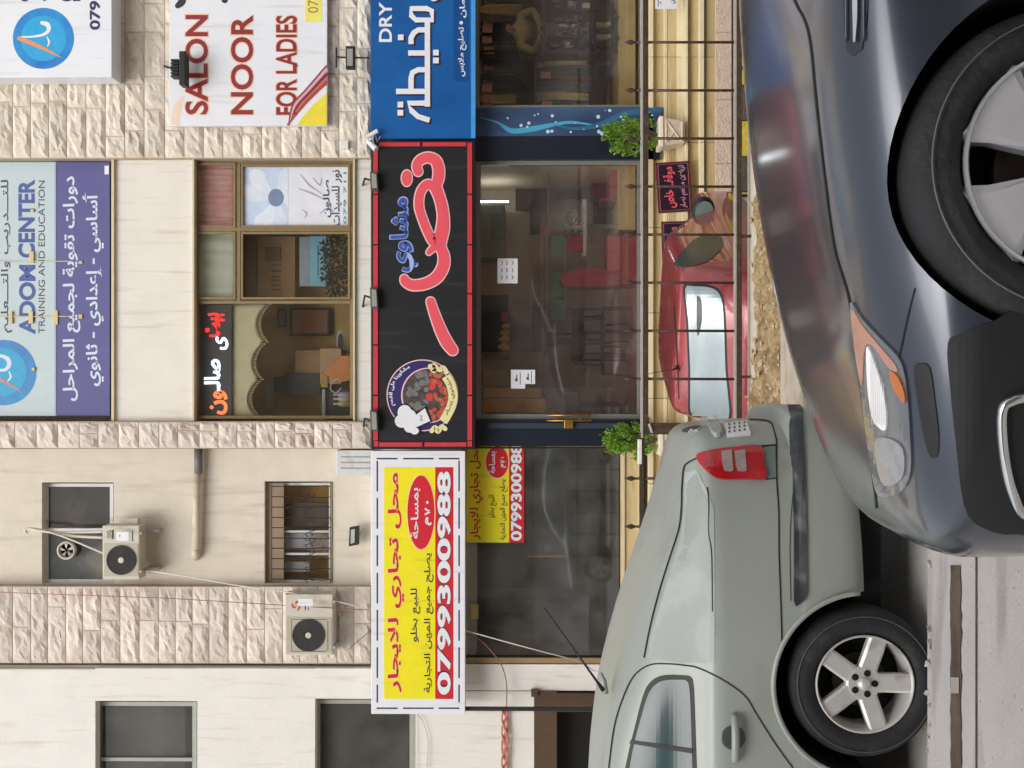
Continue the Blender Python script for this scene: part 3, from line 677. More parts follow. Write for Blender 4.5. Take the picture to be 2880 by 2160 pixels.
# grill sign
d = D - .42
nas = sign_box('grill_sign', 'long black shop sign with red edge strips and big pink Arabic lettering', 'sign', 1044, 1336, 396, 1264, d, .32, M_blackc)
for a, b in ((401, 500), (502, 641), (643, 1110), (1112, 1254)):
    pass
edge = []
ys = [412, 546, 688, 826, 970, 1112, 1240]
for a, b in zip(ys[:-1], ys[1:]): edge += [(1050, 1063, a + 2, b - 2), (1315, 1328, a + 2, b - 2)]
edge += [(1066, 1182, 400, 411), (1188, 1312, 400, 411), (1066, 1188, 1244, 1256), (1194, 1312, 1244, 1256), (1315, 1328, 401, 414), (1315, 1328, 1240, 1256), (1052, 1064, 1240, 1256)]
for r in edge: q = MB(); q.fbox(*r, d - .02, d + .005); bevel(build(q, 'edge_strip', M_red, nas), .003, 1)
M_pink = mat('coral_pink_print', (226, 84, 98), .45, var=.03); M_ol = mat('pale_pink_outline', (238, 190, 190), .45, var=.02)
S1 = [(1176, 483), (1172, 465), (1184, 449), (1206, 443), (1226, 453), (1234, 478), (1232, 505), (1224, 530)]
loop = [(1183, 600), (1178, 570), (1184, 538), (1202, 518), (1220, 528), (1236, 565), (1243, 610), (1236, 655), (1222, 682), (1204, 655)]
S2 = [(1232, 520), (1246, 580), (1250, 640), (1240, 690), (1248, 720), (1246, 750), (1228, 780), (1196, 798), (1160, 802), (1141, 792), (1137, 784)]
S3 = [(1206, 710), (1216, 700), (1234, 690)]
S4 = [(1211, 848), (1221, 880), (1238, 925), (1256, 962), (1273, 985)]
for k, (mm, e) in enumerate(((M_ol, 7), (M_pink, 0))):
    q = MB(); dd = d - .003 - .004 * k
    for S, wd in ((S1, [24, 25, 27, 28, 30, 30, 30, 22]), (S2, [14, 24, 26, 26, 30, 32, 32, 30, 28, 26, 22]), (S3, [14, 18, 20]), (S4, [23, 26, 30, 32, 28])):
        dd -= .0006; ribbon(q, S, [v + e for v in wd], dd)
    dd -= .0006; ribbon(q, loop, 24 + e, dd, closed=True); dd -= .0006
    q.disc(1144, 501, 14 + e / 2, dd, 24, rx=22 + e / 2)
    build(q, 'lettering_outline' if k == 0 else 'lettering', mm, nas, recalc=False)
letters(nas, 'small_lettering_outline', [('مشاوي', 1095, 1176, 552, 767, .05)], d, mat('pale_blue_outline', (160, 178, 224), .45), layer=1)
letters(nas, 'small_lettering', [('مشاوي', 1098, 1172, 556, 764, .025)], d, mat('blue_letter', (52, 84, 170), .45), layer=2)
cx, cy = 1188, 1112
q = MB(); q.disc(cx, cy, 101, d - .002, 64); build(q, 'emblem_ring', M_ol, nas)
q = MB(); q.disc(cx, cy, 98, d - .003, 64); build(q, 'emblem_disc', mat('emblem_indigo', (42, 34, 100), .45), nas)
q = MB(); q.disc(cx + 16, cy, 76, d - .004, 48, rx=78); build(q, 'emblem_rim', M_ol, nas)
q = MB(); q.disc(cx + 17, cy, 73, d - .005, 48, rx=75); build(q, 'emblem_picture', mat('charcoal_meat', (46, 40, 40), .5, col2=(90, 78, 76), scale=14), nas)
rr = random.Random(3)
q = MB(); q2 = MB(); q3 = MB()
for k in range(60):
    a, r_ = rr.uniform(0, 6.28), math.sqrt(rr.random()) * 66; x, y = cx + 17 + math.cos(a) * r_, cy + math.sin(a) * r_
    (q if x < cx + 14 else (q2 if rr.random() < .6 else q3)).disc(x, y, rr.uniform(5, 12), d - .006 - .00008 * k, 9, rx=rr.uniform(5, 11), ang=rr.uniform(0, 3))
build(q, 'coals', mat('grey_coal', (112, 112, 110), .5, var=.35, scale=30), nas, kind='stuff'); build(q2, 'meat_pieces', mat('meat', (176, 96, 66), .5, var=.3, scale=20), nas, kind='stuff'); build(q3, 'tomato_pieces', mat('tomato', (196, 60, 48), .5, var=.2, scale=20), nas, kind='stuff')
M_scroll = mat('cream_scroll', (226, 216, 160), .45, var=.06)
q = MB(); ribbon(q, [(1254, 1058), (1268, 1082), (1274, 1112), (1270, 1140), (1256, 1170), (1246, 1186)], 26, d - .012, caps=False); ribbon(q, [(1210, 1030), (1222, 1044), (1218, 1026), (1236, 1040), (1246, 1034), (1256, 1046)], 13, d - .0125); ribbon(q, [(1214, 1212), (1224, 1202), (1232, 1214), (1242, 1200), (1252, 1206)], 13, d - .0125); build(q, 'scroll', M_scroll, nas)
def arc(u, h, r0, r1, a0, a1, ccx, ccy):
    a = a0 + (a1 - a0) * u; r = r0 + (r1 - r0) * h; return ccx + math.cos(a) * r, ccy + math.sin(a) * r
q = MB(); text(q, 'مشاوينا على الفحم', 0, 1, 0, 1, d - .007, .03, fn=lambda u, h: arc(u, h, 79, 95, R(160), R(246), cx, cy)); build(q, 'arc_lettering', M_signw, nas, recalc=False)
q = MB(); text(q, 'مشاوي نصار', 0, 1, 0, 1, d - .0145, .02, fn=lambda u, h: arc(u, h, 92, 78, R(40), R(-36), cx, cy)); build(q, 'scroll_lettering', mat('olive_print', (96, 96, 30), .45), nas, recalc=False)
q = MB()
for x, y, a, b in ((1138, 1160, 21, 22), (1130, 1184, 21, 20), (1152, 1198, 18, 20), (1166, 1212, 16, 14), (1150, 1172, 22, 22)): q.disc(x, y, a + 3, d - .0145, 24, rx=b + 3)
q.flat([(1150, 1172), (1198, 1142), (1216, 1186), (1168, 1208)], d - .015); build(q, 'chef_hat_outline', mat('hat_black', (20, 20, 22), .5), nas)
q = MB()
for k, (x, y, a, b) in enumerate(((1138, 1160, 21, 22), (1130, 1184, 21, 20), (1152, 1198, 18, 20), (1166, 1212, 13, 11), (1150, 1172, 22, 22))): q.disc(x, y, a - 1, d - .016 - .0003 * k, 24, rx=b - 1)
q.flat([(1158, 1176), (1195, 1148), (1210, 1184), (1170, 1202)], d - .018); build(q, 'chef_hat', M_signw, nas)
q = MB(); text(q, 'نصار', 1178, 1190, 1168, 1186, d - .0195, .02); build(q, 'hat_lettering', M_maroon, nas, recalc=False)
# blue dry-clean sign
t = sign_box('dry_clean_sign', 'blue shop sign reading DRY above raised white Arabic lettering', 'sign', 1042, 1336, -520, 389, d, .32, mat('bright_blue_sign', (20, 96, 168), .35, col2=(10, 78, 142), scale=1.5))
q = MB(); q.fbox(1325, 1337, -520, 388, d - .02, d + .01); build(q, 'edge_strip', mat('light_blue_edge', (70, 150, 214), .35), t)
q = MB(); q.fbox(1275, 1318, -200, 222, d - .004, d + .002); q.disc(1296.5, 220, 21.5, d - .0046, 24, rx=10); build(q, 'caption_bar', mat('deep_blue_bar', (10, 72, 134), .35), t)
letters(t, 'lettering', [('DRY', 1066, 1102, 6, 118, .02)], d, M_signw)
letters(t, 'caption', [('تصليح ملابس', 1288, 1312, 76, 215, .02), ('بأمان', 1288, 1312, -22, 50, .02), ], d - .004, M_signw)
q = MB(); q.disc(1297, 64, 5, d - .008, 18); build(q, 'bullet', M_signw, t)
def makhita(q, dx, dy, dd):
    S = [([(1156, 24), (1200, 24), (1214, 30), (1216, 56), (1170, 56), (1157, 44)], True), ([(1202, 50), (1202, 300)], False), ([(1156, 124), (1156, 106), (1164, 92), (1176, 84), (1202, 84)], False),
         ([(1148, 149), (1202, 149)], False), ([(1202, 196), (1176, 196), (1160, 204), (1156, 220), (1156, 256)], False), ([(1114, 257), (1202, 257)], False), ([(1202, 290), (1148, 290), (1158, 312), (1176, 328), (1208, 338)], False)]
    for k, (pt, c) in enumerate(S): ribbon(q, [(a + dx, b + dy) for a, b in pt], 15, dd - .0005 * k, closed=c, caps=False, smooth=False)
    for x, y in ((1127, 105), (1226, 148), (1226, 170), (1126, 294), (1126, 317)): q.fpoly([(x - 8 + dx, y - 8 + dy), (x + 8 + dx, y - 8 + dy), (x + 8 + dx, y + 8 + dy), (x - 8 + dx, y + 8 + dy)], dd - .002, dd)
    ribbon(q, [(1150 + dx, -30 + dy), (1200 + dx, -26 + dy), (1218 + dx, -4 + dy), (1236 + dx, -14 + dy)], 15, dd - .004, caps=False)
q = MB(); makhita(q, 5, 5, d - .002); build(q, 'letter_shadow_print', mat('dark_maroon_print', (58, 26, 44), .45), t, recalc=False)
q = MB(); makhita(q, 0, 0, d - .010); build(q, 'arabic_lettering', M_signw, t, recalc=False)
# to-let sign
d = D - .42
M_yel = mat('yellow_vinyl', (236, 224, 24), .4, var=.04, scale=3, dirt=((206, 190, 50), 2.5, .58, .85, (4, 1, .4))); M_rprint = mat('red_print', (204, 30, 44), .4, var=.03); M_nvy = mat('dark_navy_print', (26, 26, 62), .4)
def tolet(t, X, Y, d, red_l, small=False):
    """X, Y map the big sign's own pixel coordinates to the picture"""
    def fx(s, x0, x1, y0, y1, b=0): return (s, X(x0), X(x1), Y(y0), Y(y1), b)
    q = MB(); q.fbox(X(1080), X(1224), Y(1314), Y(1966), d - .002, d); build(q, 'yellow_panel', M_yel, t)
    q = MB(); q.fbox(X(1224), X(1275), Y(1314), Y(1966), d - .002, d); build(q, 'red_band', M_rprint, t)
    q = MB(); q.disc(X(1184), Y(1441), abs(X(1222) - X(1184)) + 3, d - .0035, 40, rx=104 * abs(Y(1) - Y(0)) + 3); build(q, 'oval_rim', M_peach, t)
    q = MB(); q.disc(X(1184), Y(1441), abs(X(1222) - X(1184)), d - .0045, 40, rx=104 * abs(Y(1) - Y(0))); build(q, 'oval', M_rprint, t)
    e = 2
    if not small: letters(t, 'headline_outline', [fx('محل تجاري للايجار', 1089, 1138, 1328, 1950, .045)], d, M_peach)
    letters(t, 'headline', [fx('محل تجاري للايجار', 1091, 1136, 1330, 1948, .02)], d, M_rprint, layer=2)
    letters(t, 'small_lettering', [fx('للبيع بخلو', 1154, 1182, 1655, 1806, .01), fx('يصلح جميع المهن التجارية', 1192, 1219, 1556, 1948, .012)], d, M_nvy, layer=2)
    letters(t, 'oval_lettering', [fx('بمساحة', 1155, 1182, 1372, 1515, .02), fx('م', 1196, 1214, 1454, 1478, .03), fx('٧', 1194, 1212, 1428, 1450, .03), fx('٠', 1198, 1206, 1408, 1418, .03)], d, M_signw, layer=3)
    for k, (mm, b_) in enumerate(((M_nvy, .055), (M_signw, .035))):
        letters(t, 'digits' if k else 'digit_outline', [fx('0799300988', 1230 - (1 - k) * 1.5, 1268 + (1 - k) * 1.5, 1326, 1954, b_)], d, mm, layer=1 + k * 2)
t = sign_box('to_let_sign', 'white framed yellow sign with phone number, left of the black grill sign', 'sign', 1044, 1308, 1268, 2009, d, .2, M_signw)
tolet(t, lambda v: v, lambda v: v, d, 0)
q = MB()
for k in range(7): a = 1296 + k * 105; q.fbox(1059, 1063, a, a + 86 if k < 6 else a + 90 - 40, d - .002, d); q.fbox(1289, 1293, a, a + 86 if k < 6 else a + 50, d - .002, d)
for y in (1288, 1990): q.fbox(1059, 1118, y, y + 4, d - .0026, d); q.fbox(1134, 1219, y, y + 4, d - .0026, d); q.fbox(1234, 1292, y, y + 4, d - .0026, d)
build(q, 'dashed_border', M_nvy, t)
# same banner stuck on the vacant shop window
dv = D + .068
t = thing('window_banner', 'yellow and red paper banner stuck inside the vacant shop window under the black sign', 'banner', P(1470, 1400, dv))
q = MB(); q.fbox(1312, 1474, 1258, 1526, dv, dv + .004); build(q, 'backing', M_signw, t)
X2 = lambda v: 1298 + (v - 1080) * (1476 - 1298) / (1275 - 1080); Y2 = lambda v: 1255 + (v - 1314 + 42) * .417
tolet(t, lambda v: 1312 + (v - 1080) * (162 / 195), lambda v: 1526 - (1966 - v) * .432, dv, 0, True)
# the slim black post beneath the to-let sign
t = thing('sign_post', 'slim black steel post under the far end of the to-let sign', 'post', P(2058, 1996, D - .3))
q = MB(); q.fbox(1308, 2064, 1990, 2002, D - .34, D - .28); build(q, 'post', M_black, t)
# small wall signs (black with pink lettering)
def parking(label, c, ang, sx, sy):
    dd = D - .56; t = thing('parking_sign', label, 'sign', P(c[0] + sx, c[1], dd), 'black parking signs below the grill window')
    def rot(x, y): return (c[0] + x * math.cos(ang) - y * math.sin(ang), c[1] + x * math.sin(ang) + y * math.cos(ang))
    q = MB(); q.fpoly([rot(-sx, -sy), (rot(sx, -sy)), rot(sx, sy), rot(-sx, sy)], dd, dd + .03); build(q, 'sign_panel', mat('maroon_rim', (96, 34, 44), .4), t)
    q = MB(); q.fpoly([rot(-sx + 4, -sy + 4), (rot(sx - 4, -sy + 4)), rot(sx - 4, sy - 4), rot(-sx + 4, sy - 4)], dd - .003, dd + .001); build(q, 'face', mat('dark_plum_face', (34, 20, 38), .4), t)
    q = MB(); ribbon(q, [rot(-sx + 6, -sy + 6), rot(sx - 6, -sy + 6), rot(sx - 6, sy - 6), rot(-sx + 6, sy - 6)], 1.6, dd - .0042, closed=True, smooth=False); build(q, 'rim_line', mat('rose_line', (190, 110, 130), .4), t)
    for s, x0, x1, y0, y1, mm, b_ in (('موقف خاص', -30, 6, -58, 58, M_pink, .03), ('لزبائن مطعم نصار', 14, 38, -60, 60, mat('rose_print', (206, 140, 160), .4), .02)):
        q = MB(); text(q, s, 0, 1, 0, 1, dd - .005, b_, fn=lambda u, h: rot(x1 - h * (x1 - x0), y1 - u * (y1 - y0))); build(q, 'lettering', mm, t, recalc=False)
parking('black and pink Arabic parking sign nearer the right potted shrub', (1896, 526), R(-3.5), 48, 71)
parking('black and pink Arabic parking sign partly behind the red hatchback', (1908, 696), R(-1.5), 46, 74)
t = thing('paper_notice', 'white printed notice taped to the yellow stone base at far right', 'notice', P(1905, 8, D - .56))
q = MB(); q.fbox(1843, 1905, -60, 25, D - .56, D - .555); build(q, 'paper', M_signw, t)
q = MB(); text(q, 'ى', 1855, 1862, 4, 12, D - .562, .03); text(q, 'ن', 1886, 1900, 0, 10, D - .562, .03); q.fbox(1850, 1852, -40, 18, D - .5615, D - .56); build(q, 'print', M_nvy, t, recalc=False)
# ------------------------------------------------------------------ wall-mounted equipment
def lamp_on_sign(label, y, w_, tilt):
    d = D - .5; t = thing('floodlight', label, 'floodlight', P(1040, y, d), 'floodlights clamped on top of the black grill sign')
    q = MB(); q.fpoly([(1040, y - w_ / 2), (1060, y - w_ / 2 + 3), (1064, y + w_ / 2), (1042, y + w_ / 2 - 2)], d - .06, d + .12); bevel(build(q, 'lamp_housing', M_fan, t), .008)
    q = MB(); q.fpoly([(1045, y - w_ / 2 + 5), (1058, y - w_ / 2 + 8), (1060, y + w_ / 2 - 5), (1046, y + w_ / 2 - 6)], d - .066, d - .06); build(q, 'lens', mat('lamp_lens', (150, 150, 146), .3), t)
    q = MB(); q.tube([P(1046, y, d + .1), P(1026, y - 6, d + .25), P(1020, y + tilt, D + .12)], .016, 6); build(q, 'arm', M_black, t)
lamp_on_sign('small floodlight on the black sign, nearest the blue sign', 508, 52, 14)
lamp_on_sign('small floodlight on the black sign, above its middle', 838, 60, 26)
lamp_on_sign('small floodlight on the black sign, above the round emblem', 1183, 60, 30)
d = D - .35
t = thing('floodlight', 'black ribbed floodlight at the top edge of the white salon sign', 'floodlight', P(500, 190, d))
q = MB(); q.fbox(503, 521, 143, 238, d - .1, d + .1); bevel(build(q, 'lamp_housing', M_black, t), .012)
for k in range(6): q = MB(); q.fbox(480, 501, 166 + k * 9, 171 + k * 9, d - .05, d + .1); build(q, 'cooling_fin', M_black, t)
q = MB(); q.tube([P(482, 192, d), P(466, 188, d + .1), P(462, 186, D)], .014, 6); build(q, 'arm', M_black, t)
t = thing('floodlight', 'slim dark floodlight on an iron arm above the blue sign', 'floodlight', P(985, 160, d))
q = MB(); q.fbox(972, 998, 129, 193, d - .04, d + .04); bevel(build(q, 'lamp_housing', M_black, t), .008)
q = MB(); q.fbox(976, 992, 137, 185, d - .046, d - .04); build(q, 'lens', mat('lamp_lens', (150, 150, 146), .3), t)
q = MB(); q.tube([P(944, 161, d + .08), P(1036, 163, d + .05)], .013, 6); q.tube([P(946, 134, d + .1), P(946, 190, d + .1)], .014, 6); q.tube([P(946, 160, d + .1), P(946, 160, D)], .014, 6); q.tube([P(1034, 163, d + .05), P(1036, 163, D + .1)], .013, 6); build(q, 'arm', M_black, t)
t = thing('floodlight', 'square floodlight with pale lens on the cream wall above the to-let sign', 'floodlight', P(994, 1506, D + .2))
q = MB(); q.fpoly([(983, 1484), (1009, 1479), (1008, 1532), (981, 1537)], D + .12, D + .2); build(q, 'lamp_housing', M_black, t)
q = MB(); q.fpoly([(987, 1490), (998, 1488), (997, 1526), (986, 1530)], D + .112, D + .12); build(q, 'lens', mat('pale_lens', (178, 180, 168), .3), t)
q = MB(); q.fbox(990, 1000, 1500, 1512, D + .2, D + .3); build(q, 'bracket', M_black, t)
t = thing('security_camera', 'pair of white security cameras in the corner above the black and blue signs', 'camera', P(1045, 395, D - .4))
q = MB(); q.tube([P(1032, 386, D - .5), P(1062, 368, D - .5)], .032, 14); q.tube([P(1034, 396, D - .5), P(1058, 420, D - .55)], [.030, .045], 14); build(q, 'camera_body', M_wplastic, t)
q = MB(); q.tube([P(1046, 390, D - .45), P(1034, 392, D - .2), P(1030, 392, D + .1)], .016, 8); q.tube([P(1050, 380, D - .5), P(1048, 392, D - .46), P(1052, 408, D - .5)], .012, 8); q.tube([P(1056, 380, D - .46), P(1060, 400, D - .44), P(1070, 384, D - .44)], .006, 6); build(q, 'bracket', M_wplastic, t)
t = thing('junction_box', 'small white junction box on the stone wall near the cameras', 'box', P(966, 406, D - .05))
q = MB(); q.fbox(956, 979, 396, 418, D - .09, D); bevel(build(q, 'cover', M_wplastic, t), .006)
t = thing('meter_box', 'grey metal box with louvres tucked behind the to-let sign', 'box', P(990, 1300, D + .1))
q = MB(); q.fbox(945, 1050, 1266, 1338, D + .02, D + .3); bevel(build(q, 'casing', M_walu, t), .01)
for k in range(3): q = MB(); q.fbox(958, 1040, 1284 + k * 16, 1287 + k * 16, D + .01, D + .02); build(q, 'louvre', M_galu, t)
# air conditioners
def ac(label, x0, x1, y0, y1, fc, fr, d, logo, rings):
    t = thing('air_conditioner', label, 'air conditioner', P(x1, (y0 + y1) / 2, d))
    q = MB(); q.fbox(x0, x1, y0, y1, d, d + .28); bevel(build(q, 'casing', M_ac, t), .012)
    q = MB(); q.fbox(x0 + 5, x1 - 4, fc[1] - fr - 4, fc[1] + fr + 4, d - .006, d); build(q, 'fan_panel', mat('ac_fan_panel', (176, 168, 150), .5), t)
    c = P(fc[0], fc[1], d); s = d / FPX
    q = MB(); q.lathe([(fr * s, -.006), (fr * s, -.02), (fr * s * .97, -.02)], c, 'Y', 40); build(q, 'fan_rim', M_fan, t)
    q = MB(); q.lathe([(.001, -.008), (fr * s * .97, -.008)], c, 'Y', 40); build(q, 'fan_opening', mat('fan_dark', (46, 45, 44), .7), t)
    q = MB()
    for k in range(rings): r_ = fr * s * (.28 + .68 * k / (rings - 1)); q.lathe([(r_ - .003, -.02), (r_ + .003, -.02), (r_ + .003, -.026), (r_ - .003, -.026)], c, 'Y', 32, close=True)
    for k in range(8):
        a = k * math.pi / 4 + .2; q.tube([c + Vector((math.cos(a) * .04, -.02, math.sin(a) * .04)), c + Vector((math.cos(a + .25) * fr * s * .97, -.02, math.sin(a + .25) * fr * s * .97))], .003, 5)
    build(q, 'fan_grille', M_fan, t)
    q = MB(); q.lathe([(.001, -.034), (.042, -.032), (.046, -.02)], c, 'Y', 20); build(q, 'fan_hub', mat('hub_cap', (196, 190, 172), .4), t)
    for k in (y0 + 22, y1 - 22):
        q = MB(); a = P(x1, k, d); q.box(a.x - .02, a.x + .02, d, D + .35, a.z - .03, a.z - .001); q.box(a.x - .02, a.x + .02, D + .12, D + .3, a.z - .2, a.z - .03); build(q, 'bracket', M_irontop, t)
    logo(t, d); return t
def l1(t, d):
    q = MB(); q.fbox(327, 362, 1496, 1522, d - .004, d); build(q, 'paper_label', M_signw, t)
    q = MB(); text(q, 'OG', 301, 312, 1492, 1514, d - .003, .02); q.fbox(314, 320, 1490, 1516, d - .003, d); q.fbox(371, 374, 1492, 1522, d - .003, d); q.fbox(336, 338, 1504, 1510, d - .006, d - .004); build(q, 'label_print', M_fan, t, recalc=False)
a1 = ac('cream air conditioner hanging below the kitchen window, white hoses above', 288, 392, 1478, 1630, (342, 1575), 42, D - .12, l1, 8)
q = MB(); q.fbox(355, 388, 1458, 1478, D + .02, D + .14); bevel(build(q, 'pipe_cover', M_ac, a1), .01)
def l2(t, d):
    q = MB(); q.fbox(838, 880, 1684, 1704, d - .004, d); build(q, 'paper_label', M_signw, t)
    q = MB()
    for k in range(3):
        a = k * 2.094; ribbon(q, [(798 + 36 + math.cos(a) * 5, 1703 + math.sin(a) * 5), (834 + math.cos(a + .6) * 10, 1703 + math.sin(a + .6) * 10), (834 + math.cos(a + 1.4) * 14, 1703 + math.sin(a + 1.4) * 14)], [3, 7, 3], d - .002 - .0006 * k)
    build(q, 'logo', mat('ac_red_logo', (206, 62, 44), .4), t)
    q = MB(); q.fbox(857, 860, 1690, 1716, d - .003, d); q.fbox(866, 868, 1708, 1716, d - .003, d); build(q, 'label_print', M_fan, t)
    q = MB(); ribbon(q, [(820, 1742), (916, 1742), (922, 1748), (922, 1826), (916, 1832), (820, 1832)], 2, d - .0075, closed=True, smooth=False); build(q, 'panel_line', M_fan, t)
ac('cream air conditioner with red swirl logo on the pink stone pier', 801, 936, 1671, 1843, (868, 1786), 46, D - .22, l2, 11)
t = thing('air_hose', 'taped white air-conditioner hoses running from the wall hole to the window unit', 'hose', P(150, 1500, D))
q = MB()
q.tube([P(*v, D + .05) for v in catmull([(76, 1500), (70, 1492), (82, 1487), (110, 1490), (150, 1497), (215, 1497), (290, 1495)], 6)], .022, 8)
q.tube([P(*v, D + .01) for v in catmull([(90, 1490), (150, 1498), (210, 1508), (290, 1512)], 6)], .02, 8)
q.tube([P(*v, D - .03) for v in catmull([(100, 1490), (150, 1500), (210, 1522), (292, 1557)], 6)], .014, 8)
build(q, 'hose', mat('yellowed_tape', (214, 206, 190), .6, var=.1, scale=20), t, smooth=True)
t = thing('exhaust_fan', 'round plastic exhaust fan set in the kitchen window pane', 'fan', P(187, 1548, D + .35))
c = P(187, 1548, D + .34); q = MB(); q.lathe([(.12, .08), (.142, .04), (.14, -.02), (.115, -.03), (.105, .0)], c, 'Y', 28); build(q, 'ring', M_ac, t, smooth=True)
q = MB(); q.lathe([(.001, .06), (.105, .06)], c, 'Y', 24); build(q, 'opening', M_under, t)
for k in range(5):
    a = k * 1.257; q = MB(); q.add([c + Vector((math.cos(a + b) * r_, -.005 + b * .05, math.sin(a + b) * r_)) for r_, b in ((.02, 0), (.1, -.2), (.1, .35), (.02, .6))], [(0, 1, 2, 3)]); build(q, 'blade', M_ac, t)
# pipes and cables
t = thing('drain_pipe', 'grey and cream plastic pipe fixed along the recessed wall', 'pipe', P(556, 1400, D + .25))
q = MB(); q.tube([P(558, 1262, D + .2), P(558, 1332, D + .2)], .062, 16); build(q, 'grey_section', mat('grey_pvc', (110, 106, 104), .5), t, smooth=True, label='grey end section')
q = MB(); q.tube([P(555, 1330, D + .2), P(551, 1545, D + .2)], .06, 16); build(q, 'cream_section', mat('cream_pvc', (204, 194, 172), .6, dirt=((160, 140, 110), 5, .55, .8, (1, 1, 1))), t, smooth=True, label='cream section')
q = MB(); q.tube([P(551, 1543, D + .2), P(551, 1560, D + .22), P(552, 1566, D + .3)], .062, 14); build(q, 'elbow', mat('cream_pvc', (0, 0, 0)), t, smooth=True)
t = thing('white_cable', 'long white cable sagging from the air conditioner down behind the to-let sign', 'cable', P(700, 1660, D - .1))
q = MB(); q.tube([P(*v, dd) for v, dd in (((398, 1598), D + .1), ((412, 1605), D + .02), ((530, 1622), D - .1), ((651, 1644), D - .12), ((800, 1664), D - .2), ((960, 1694), D - .15), ((1044, 1716), D - .12), ((1180, 1742), D - .15), ((1311, 1774), D - .25), ((1470, 1818), D - .3), ((1637, 1861), D - .3), ((1668, 1885), D - .3), ((1700, 1893), D - .28))], .009, 6); build(q, 'cable', mat('white_cable', (214, 208, 194), .5), t, smooth=True)
t = thing('red_wire', 'thin reddish wire crossing the pink stone pier and hanging below the sign', 'wire', P(700, 1690, D - .05))
q = MB(); q.tube([P(-20, 1665, D - .05), P(480, 1683, D - .05), P(960, 1712, D - .25), P(1044, 1716, D - .12), P(1200, 1745, D - .1)], .006, 5); q.tube([P(*v, D - .12) for v in catmull([(1200, 1745), (1316, 1786), (1350, 1800), (1385, 1835), (1410, 1870), (1424, 1920), (1424, 1995), (1420, 2010)], 6)], .009, 6); q.tube([P(980, 1826, D + .02), P(1046, 1770, D + .02)], .006, 5)
build(q, 'wire', mat('faded_red_wire', (142, 98, 84), .6), t, smooth=True)
t = thing('cable_bundle', 'bundle of faded red cables on the white wall by the brown doorway', 'cable', P(1420, 2080, D - .05))
for k in range(7):
    q = MB(); pts = [(1420 + math.sin(k * 2 + i * 1.1) * 9, 2000 + i * 22) for i in range(12)]
    q.tube([P(a, b, D - .03 - .012 * (k % 3)) for a, b in catmull(pts, 4)], .012, 6); build(q, 'cable', mat('faded_red_cable', (190, 116, 96), .7, var=.2, scale=15), t, smooth=True)
t = thing('wall_cable', 'thin beige cables drooping below the lower left window', 'cable', P(1180, 2080, D))
q = MB(); q.tube([P(*v, D - .02) for v in catmull([(1174, 2010), (1190, 2030), (1202, 2070), (1204, 2110), (1200, 2160), (1196, 2220)], 5)], .005, 5); q.tube([P(1168, 2008, D - .02), P(1170, 2220, D - .02)], .005, 5); build(q, 'cable', mat('beige_wire', (176, 160, 120), .6), t)

# ------------------------------------------------------------------ railing
DR = 10.2
rl = thing('iron_railing', 'brown iron railing with spear tops on the wall before the shops', 'railing', (0, DR, 0))
def rbox(name, x0, x1, y0, y1, dpt, m, d=DR): q = MB(); q.fbox(x0, x1, y0, y1, d - dpt / 2, d + dpt / 2); return build(q, name, m, rl)
rbox('top_rail', 1809, 1824, -900, 1216, .05, M_iron); rbox('rail_cap', 1803, 1808.6, -900, 1232, .06, M_irontop)  # pale strip paints the highlight on the rail's upper edge
rbox('top_rail', 1799, 1812, 1216, 2300, .045, M_iron)
q = MB(); q.fbox(1795, 1806, 1236, 1306, DR - .04, DR + .04); bevel(build(q, 'white_bracket', M_wplastic, rl), .006)
rbox('bottom_rail', 2072, 2087, -900, 1190, .05, M_iron); rbox('bottom_rail', 2072, 2087, 1222, 2300, .05, M_iron); rbox('lit_bottom_rail_edge', 2066, 2071.6, -900, 1190, .055, M_irontop)
rbox('post', 1814, 2112, 1190, 1222, .1, M_iron)
q = MB(); q.tube([P(1812, 1172, DR), P(1824, 1180, DR), P(1830, 1186, DR)], .02, 8); q.tube([P(1826, 1192, DR - .05), P(1832, 1210, DR - .06), P(1836, 1222, DR - .02)], .014, 8); build(q, 'hinge', M_irontop, rl)
def bar(y):
    q = MB(); r_ = .0125; a, b = P(2072, y, DR), P(1790, y, DR)
    q.tube([a, b], r_, 8); q.tube([b, b + Vector((0, 0, .02)), b + Vector((0, 0, .045)), b + Vector((0, 0, .085)), b + Vector((0, 0, .115))], [.008, .012, .026, .013, .001], 8); return q
q = bar(119); first = build(q, 'spear_bar', M_iron, rl, smooth=True)
y = 119
for k in range(-5, 16):
    if k in (0, 8): continue
    yy = 119 + 135.2 * k + (0 if k < 8 else 10)
    c = first.copy(); sc.collection.objects.link(c); c.location.x += P(1800, yy, DR).x - P(1800, 119, DR).x
# posts feet and short studs under the rail
for yy in (190, 664, 1060, 2000): rbox('stud', 2087, 2112, yy - 4, yy + 4, .03, M_iron)

# painted kerb blocks of the forecourt
for k, yy in enumerate(range(-160, 900, 100)):
    col = ('yellow', (196, 178, 60)) if k % 2 else ('dark', (84, 76, 68))
    q = MB(); a = P(2100, yy + 98, 15.2); b = P(2070, yy, 15.2); q.box(a.x, b.x, 15.2, 15.45, ZF, ZF + .16)
    o = build(q, 'kerb_block', mat(col[0] + '_kerb_paint', col[1], .8, var=.25, scale=14, bump=.5), kind='structure'); bevel(o, .015)

